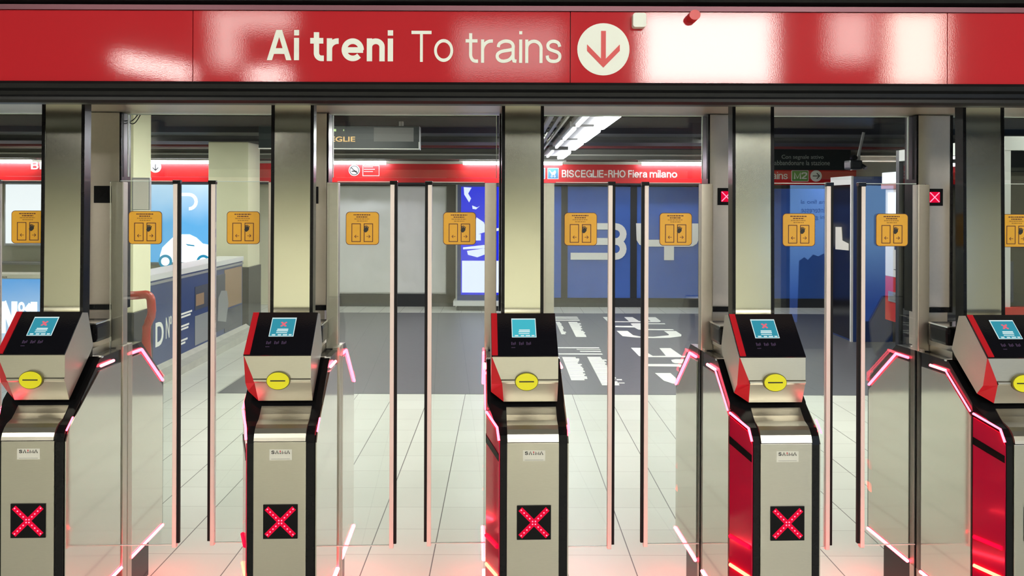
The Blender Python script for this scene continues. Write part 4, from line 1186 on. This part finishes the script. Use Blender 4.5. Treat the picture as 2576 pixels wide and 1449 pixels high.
# left advert lightbox
M['ad_left'] = gradient_emit('left_advert_print', (0.92, 0.97, 1.0), (0.50, 0.78, 0.98), 0.9, 1.75, 1.15)
base = (ax(75), ad, az(620))
e = empty('advert_lightbox', base, 'glowing white and pale blue advert at the left edge', 'advert')
rel(MB().box(ax(14), ax(215), ad - 0.03, ad + 0.12, az(622), 1.885, 'frame_white').build('frame', e), base)
rel(MB().box(ax(18), ax(210), ad - 0.04, ad - 0.03, az(616), 1.87, 'ad_left').build('poster', e), base)
# dark rail on the left back wall
o = MB().box(-9.3, X(290, 12.9), 12.9, 13.2, Z(668, 12.9) - 0.012, Z(668, 12.9) + 0.02, 'frame_grey', 0.004).build('wall_ledge')
tag(o, 'grey ledge along the far left wall below the glowing adverts', 'ledge')

# N 1 advert on low wall
ld = 8.0
def lx_(px): return X(px, ld)
def lz_(py): return Z(py, ld)
M['ad_n1'] = gradient_emit('number_advert_print', (0.62, 0.82, 1.0), (0.10, 0.40, 0.88), 0.25, 0.86, 0.95)
base = (lx_(100), ld, 0)
e = empty('low_advert_wall', base, 'low wall with a light blue Nº1 advert left of the first gate', 'advert')
rel(MB().box(-6.4, lx_(216), ld, ld + 0.2, 0.0, lz_(704), 'stone').build('wall', e), base)
rel(MB().box(-6.4, lx_(212), ld - 0.015, ld, 0.06, lz_(706), 'ad_n1').build('poster', e), base)
rel(MB().box(-6.4, lx_(216), ld - 0.03, ld + 0.24, lz_(704), lz_(694), 'beige').build('coping', e), base)
mb = MB()
mb.stext('N', (lx_(4), ld - 0.016, lz_(842)), EX, EZ, 'adwhite', width=lx_(47) - lx_(4), height=lz_(762) - lz_(842), w=0.24, extr=0.004)
rel(mb.build('lettering', e), base); mb = MB()
mb.text('o', (lx_(49), ld - 0.016, lz_(790)), EX, EZ, 'adwhite', width=lx_(66) - lx_(49), height=lz_(763) - lz_(790), offset=0.03, extr=0.004)
mb.box(lx_(49), lx_(66), ld - 0.02, ld - 0.016, lz_(798), lz_(794), 'adwhite')
rel(mb.build('lettering', e), base); mb = MB()
mb.stext('1', (lx_(70), ld - 0.016, lz_(842)), EX, EZ, 'adwhite', width=lx_(97) - lx_(70), height=lz_(763) - lz_(842), w=0.2, extr=0.004)
rel(mb.build('lettering', e), base)
mb = MB(); mb.text('aux', (lx_(9), ld - 0.031, lz_(703)), EX, EZ, 'ink', width=lx_(24) - lx_(9), height=lz_(698.5) - lz_(703), extr=0.001); rel(mb.build('small_lettering', e), base)

# stair parapet with blue wrap
PX = -3.15
base = (PX, 8.6, 0)
e = empty('stair_parapet', base, 'stair parapet wrapped in a navy car advert beyond the second lane', 'parapet')
rel(MB().box(PX - 0.28, PX, 7.1, 10.15, 0.0, 0.90, 'navy').build('wall', e), base)
rel(MB().box(PX - 0.30, PX + 0.012, 7.1, 10.17, 0.90, 0.955, 'frame_white', 0.006).build('coping', e), base)
rel(MB().box(PX, PX + 0.012, 7.1, 10.15, 0.862, 0.885, 'frame_grey').build('trim_strip', e), base)
rel(MB().prism_y([(PX, 0.0), (PX + 0.16, 0.0), (PX + 0.16, 0.07), (PX + 0.05, 0.085), (PX, 0.12)], 7.0, 10.3, 'stone').build('kerb', e), base)
def pd(px): return 3.15 * F / (CX - px)
def pz(px, py): return Z(py, pd(px))
mb = MB(); Y3 = (0, 1, 0)
mb.text('D', (PX, pd(392), 0.29), Y3, EZ, 'white', width=pd(412) - pd(392), height=0.22, offset=0.02, extr=0.003)
rel(mb.build('lettering', e), base); mb = MB()
mb.text('Nº1', (PX, pd(418), 0.33), Y3, EZ, 'white', width=pd(437) - pd(418), height=0.20, offset=0.0, extr=0.003)
rel(mb.build('lettering', e), base); mb = MB()
for k, (w, z) in enumerate(((0.30, 0.50), (0.26, 0.47), (0.22, 0.38), (0.20, 0.35), (0.18, 0.24), (0.12, 0.21))):
    mb.box(PX, PX + 0.003, pd(455), pd(455) + w, z, z + 0.018, 'white')
rel(mb.build('text_lines', e), base)
mb = MB()
mb.box(PX, PX + 0.004, pd(491), pd(527), 0.50, 0.74, 'photo_dark'); mb.box(PX, PX + 0.004, pd(491), pd(527), 0.14, 0.44, 'photo_grey')
mb.box(PX, PX + 0.005, pd(493), pd(513), 0.54, 0.66, 'photo_wood')
mb.box(PX, PX + 0.004, pd(565), pd(608), 0.40, 0.84, 'photo_wood'); mb.box(PX, PX + 0.005, pd(565), pd(608), 0.13, 0.38, 'photo_dark')
mb.box(PX, PX + 0.006, pd(545), pd(566), 0.18, 0.80, 'photo_dark')
mb.prism_x([(pd(547), 0.30), (pd(549), 0.55), (pd(556), 0.62), (pd(570), 0.60), (pd(574), 0.45), (pd(568), 0.25)], PX, PX + 0.008, 'photo_grey')
rel(mb.build('printed_pictures', e), base)

# loose cable under the beam
cb = []
for k in range(13):
    t = k / 12; cb.append((X(306 + 40 * t, 3.5), 3.5, 1.979 - 0.030 * math.sin(math.pi * t) - 0.004 * t))
cb2 = [(a + 0.006, b + 0.01, c - 0.010 * math.sin(math.pi * i / 12)) for i, (a, b, c) in enumerate(cb)]
mb = MB(); mb.tube(cb, 0.0022, 'rubber', 6); mb.tube(cb2, 0.0022, 'rubber', 6)
tag(mb.build('hanging_cable'), 'loose black cable looping below the beam beside the nearer cream column', 'cable')
# red handrail
hd_ = 6.0
pts = [P(318, 747, hd_), P(345, 746, hd_), P(366, 744, hd_)]
for k in range(5):
    a = math.radians(90 - 18 * (k + 1)); pts.append(P(366 + 15 * math.cos(a), 760 - 16 * math.sin(a), hd_))
pts += [P(383, 785, hd_), P(381, 800, hd_), P(375, 812, hd_), P(370, 825, hd_), P(369, 860, hd_), P(373, 920, hd_), P(374, 1000, hd_)]
pts.append((pts[-1][0], hd_, 0.0))
tag(MB().tube(pts, 0.030, 'handrail', 12).build('handrail', smooth=True), 'curved red tubular handrail end beyond the left gate', 'handrail')

# ================================================================== RIGHT SIDE
# navy totem
base = (4.31, 10.1, 0)
e = empty('advert_totem', base, 'navy totem with a white framed side panel between the right gates', 'totem')
rel(MB().box(4.08, 4.55, 9.8, 10.42, 0.0, 1.935, 'navy', 0.006).build('body', e), base)
mb = MB()
for a, b, c, d in ((9.80, 9.83, 0.0, 1.94), (10.39, 10.42, 0.0, 1.94), (9.83, 10.39, 1.84, 1.94)): mb.box(4.06, 4.085, a, b, c, d, 'frame_white')
rel(mb.build('side_frame', e), base)
rel(MB().box(4.066, 4.08, 9.83, 10.39, 0.03, 1.84, 'screenblack').build('side_glass', e), base)
mb = MB()
def ty(px): return 4.07 * F / (px - CX)
mb.prism_x([(ty(2137), Z(627, ty(2137))), (ty(2104), Z(624, ty(2104))), (ty(2104), Z(568, ty(2104))), (ty(2119), Z(568, ty(2119))), (ty(2121), Z(602, ty(2121))), (ty(2137), Z(610, ty(2137)))], 4.060, 4.066, 'label')
rel(mb.build('printed_letter', e), base)

# ticket machine
base = (4.55, 9.0, 0)
e = empty('ticket_machine', base, 'red and white ticket machine behind the right gates', 'ticket machine')
rel(MB().box(4.24, 4.85, 8.75, 9.32, 0.335, 0.82, 'machine_red', 0.01).build('lower_body', e), base)
rel(MB().box(4.24, 4.85, 8.75, 9.32, 0.82, 1.78, 'machine_white', 0.01).build('upper_body', e), base)
rel(MB().box(4.20, 4.85, 8.72, 9.34, 1.78, 1.84, 'machine_pink', 0.005).build('hood', e), base)
rel(MB().box(4.20, 4.6, 8.74, 9.32, 1.84, 1.96, 'adwhite', 0.01).build('lit_header', e), base)
rel(MB().box(4.34, 4.8, 8.82, 9.28, 0.0, 0.335, 'grey').build('plinth', e), base)
mb = MB(); mb.box(4.228, 4.24, 9.02, 9.22, 0.55, 0.66, 'frame_grey'); mb.box(4.222, 4.228, 9.05, 9.18, 0.57, 0.64, 'grey'); rel(mb.build('delivery_slot', e), base)
mb = MB(); mb.box(4.23, 4.24, 8.84, 9.24, 1.45, 1.74, 'adwhite'); mb.box(4.23, 4.24, 9.00, 9.08, 1.12, 1.25, 'navy'); mb.box(4.23, 4.24, 8.84, 8.92, 1.15, 1.25, 'green')
mb.box(4.232, 4.24, 8.8, 9.1, 0.90, 0.91, 'grey'); rel(mb.build('screen', e), base)
rel(MB().box(4.3, 4.75, 8.742, 8.75, 0.9, 1.7, 'photo_dark').build('side_board', e), base)

# lit blue advert seen beside the right pillar
M['ad_right'] = gradient_emit('right_advert_print', (0.05, 0.20, 0.75), (0.25, 0.55, 1.0), 0.2, 1.8, 1.2)
base = (5.75, 9.9, 0)
e = empty('advert_lightbox', base, 'glowing blue advert panel seen between the posts of the right gate', 'advert')
rel(MB().box(4.95, 6.6, 9.9, 10.05, 0.0, 1.86, 'frame_dark').build('frame', e), base)
rel(MB().box(5.0, 6.55, 9.885, 9.9, 0.25, 1.80, 'ad_right').build('poster', e), base)
mb = MB()
for a, b, z0, z1, w in ((5.05, 5.45, 0.95, 1.25, 0.05), (5.2, 5.5, 1.3, 1.65, 0.06), (5.1, 5.6, 0.75, 0.85, 0.04), (5.25, 5.6, 1.05, 1.5, 0.03)):
    mb.bar_y(a, z0, b, z1, w, 9.875, 9.885, 'adwhite')
rel(mb.build('printed_streaks', e), base)
# beige far wall piece
struct(MB().box(5.15, 9.4, 12.4, 12.5, 0, 2.235, 'beige').build('wall_right_back'))

# glass booth at the right edge
gd = 6.0
base = (4.2, 6.3, 0)
e = empty('glass_booth', base, 'white framed glass booth with a red skirting at the right edge', 'booth')
bx0 = X(2527, gd); bx1 = 5.6
rel(MB().box(bx0, bx0 + 0.045, gd, gd + 0.06, 0.0, 2.09, 'frame_white', 0.004).build('corner_post', e), base)
rel(MB().box(bx1 - 0.05, bx1, gd, gd + 0.06, 0.0, 2.09, 'frame_white', 0.004).build('corner_post', e), base)
rel(MB().box(bx0 - 0.002, bx1, gd - 0.005, gd + 0.065, 2.0, 2.10, 'frame_white', 0.004).build('top_rail', e), base)
rel(MB().box(bx0 - 0.002, bx0 + 0.05, gd + 0.06, gd + 1.6, 2.0, 2.10, 'frame_white', 0.004).build('top_rail', e), base)
rel(MB().box(bx0 - 0.03, bx1, gd - 0.03, gd + 0.07, 0.78, 0.88, 'machine_red', 0.006).build('red_band', e), base)
rel(MB().box(bx0, bx1, gd, gd + 0.06, 0.0, 0.78, 'frame_grey').build('lower_panel', e), base)
rel(MB().box(bx0 + 0.045, bx1 - 0.05, gd + 0.02, gd + 0.03, 0.88, 2.0, 'glass').build('front_glass', e), base)
rel(MB().box(bx0 + 0.02, bx0 + 0.03, gd + 0.06, gd + 1.6, 0.0, 2.0, 'glass').build('side_glass', e), base)
rel(MB().box(bx0, bx1, gd + 1.6, gd + 1.66, 0.0, 2.1, 'frame_dark').build('back_panel', e), base)
rel(MB().box(bx0 + 0.1, bx0 + 0.13, gd + 0.1, gd + 0.14, 0.9, 1.2, 'navy', 0.01).build('blue_post', e), base)

# ================================================================== BEHIND THE CAMERA (lit hall that mirrors in the sign and steel)
PYL = -5.0
VD = 2 * SD - PYL
def vx(px): return X(px, VD)
def vz(py): return Z(py, VD)
panels = [(1615, 1945, 215, 25, 'lampcool', 'wide backlit wall panel behind the camera mirrored beside the arrow disc'),
          (2235, 2372, 215, 25, 'lamp', 'narrow backlit wall panel behind the camera mirrored at the right of the sign'),
          (2085, 2190, 150, 25, 'lampdim', 'dim backlit wall panel behind the camera mirrored between two bright patches'),
          (530, 735, 75, 25, 'lampdim', 'dim backlit wall panel behind the camera mirrored left of Ai treni'),
          (535, 600, 170, 75, 'lampdim', 'dim upright wall panel behind the camera mirrored left of Ai treni'),
          (1150, 1410, 190, 60, 'lampfaint', 'faint backlit wall panel behind the camera mirrored under the word trains')]
for (xa, xb, ya, yb, m, lb) in panels:
    x0, x1, z0, z1 = vx(xa), vx(xb), vz(ya), vz(yb)
    base = ((x0 + x1) / 2, PYL, z0)
    e = empty('wall_lamp', base, lb, 'light')
    rel(MB().box(x0, x1, PYL - 0.02, PYL, z0, z1, m).build('diffuser', e), base)
    rel(MB().box(x0 - 0.03, x1 + 0.03, PYL - 0.1, PYL - 0.02, z0 - 0.03, z1 + 0.03, 'grey').build('mounting_frame', e), base)
for (xa, ya, xb, yb, lb) in ((300, 155, 480, 190, 'slanted tube lamp behind the camera mirrored low at the left joint'), (630, 196, 720, 192, 'short tube lamp behind the camera mirrored under Ai treni')):
    base = (vx(xa), PYL, vz(ya))
    e = empty('wall_lamp', base, lb, 'light')
    rel(MB().tube([(vx(xa), PYL, vz(ya)), (vx(xb), PYL, vz(yb))], 0.055, 'lampstreak', 8).build('tube', e), base)
# backing wall that carries the panels
struct(MB().box(FX0 + 0.1, FX1 - 0.1, PYL - 0.2, PYL - 0.1, 2.75, 4.3, 'ceilblack').build('wall_panel_bulkhead'))
# ceiling lamps added to light the unseen hall mirrored in the steel
for nm, x0, x1, y0, y1 in (('left', -4.2, -3.0, -3.2, -2.0), ('middle', -0.6, 0.6, -3.6, -2.4), ('right', 2.6, 3.8, -3.2, -2.0), ('rear left', -3.0, -1.6, -6.2, -5.4), ('rear right', 1.6, 3.0, -6.2, -5.4)):
    base = ((x0 + x1) / 2, (y0 + y1) / 2, 4.24)
    e = empty('unseen_ceiling_lamp', base, nm + ' added ceiling lamp over the hall behind the camera', 'light')
    rel(MB().box(x0, x1, y0, y1, 4.24, 4.26, 'fillfront').build('diffuser', e), base)
    rel(MB().box(x0 - 0.03, x1 + 0.03, y0 - 0.03, y1 + 0.03, 4.26, 4.3, 'grey').build('housing', e), base)
# lamps hidden above the passage; far and slim ones added to brighten the hall
for nm, x0, x1, y0, y1 in (('leftmost', -4.6, -3.6, 5.2, 6.2), ('left', -2.6, -1.4, 4.5, 5.3), ('middle', -0.6, 0.6, 4.5, 5.3), ('right', 1.6, 2.8, 4.5, 5.3), ('rightmost', 3.8, 4.8, 5.2, 6.2), ('added far left', -2.0, -1.1, 6.1, 7.2), ('added far right', 1.9, 2.9, 6.1, 7.2),
    ('slim leftmost', -4.75, -4.40, 9.42, 10.28), ('slim left', -2.35, -2.10, 9.42, 10.28), ('slim middle', 0.02, 0.38, 9.42, 10.28), ('slim right', 2.45, 2.85, 9.42, 10.28)):
    base = ((x0 + x1) / 2, (y0 + y1) / 2, 2.37)
    e = empty('unseen_ceiling_lamp', base, nm + (' fill lamp added out of view above the far hall' if y0 > 9 else ' ceiling lamp above the passage behind the beam'), 'light')
    rel(MB().box(x0, x1, y0, y1, 2.375, 2.39, ('fillslim' if y0 > 9 else 'fillhall') if y0 > 6 else 'lamppass').build('diffuser', e), base)
    rel(MB().box(x0 - 0.03, x1 + 0.03, y0 - 0.03, y1 + 0.03, 2.39, 2.42, 'grey').build('housing', e), base)
# backlit poster behind the camera, mirrored in the right doors
M['ad_behind'] = gradient_emit('rear_advert_print', (0.03, 0.10, 0.45), (0.28, 0.55, 1.0), 0.5, 1.3, 3.6)
base = (3.6, -2.6, 0)
e = empty('advert_lightbox', base, 'blue backlit poster behind the camera mirrored in the right hand doors', 'advert')
rel(MB().box(3.56, 4.85, -2.75, -2.6, 0.25, 1.86, 'frame_dark').build('frame', e), base)
rel(MB().box(3.6, 4.8, -2.6, -2.59, 0.3, 1.82, 'ad_behind').build('poster', e), base)
rel(MB().box(3.7, 4.7, -2.8, -2.6, 0.0, 0.25, 'frame_dark').build('foot', e), base)
mb = MB()
for k, (t, w) in enumerate((('Guadagna fino al', 0.50), ('interesse', 0.27), ('ogni giorno', 0.34))):
    mb.text(t, (3.72 + w, -2.588, 1.60 - 0.085 * k), (-1, 0, 0), EZ, 'navy', width=w, height=0.058, extr=0.002)
mb.prism_y([(3.68, 0.3), (3.70, 0.98), (3.76, 1.02), (3.80, 0.99), (3.86, 1.05), (3.92, 1.03), (3.98, 1.06), (4.02, 1.0), (4.04, 0.3)], -2.59, -2.585, 'ink')
rel(mb.build('lettering', e), base)

# ================================================================== WORLD / VIEW
w = bpy.data.worlds.new('World'); SC.world = w
w.use_nodes = True
w.node_tree.nodes['Background'].inputs[0].default_value = (0.02, 0.02, 0.022, 1)
w.node_tree.nodes['Background'].inputs[1].default_value = 0.3
vs = SC.view_settings
vs.view_transform = 'Standard'; vs.look = 'None'; vs.gamma = 1.0; vs.exposure = -0.06
vs.use_curve_mapping = False
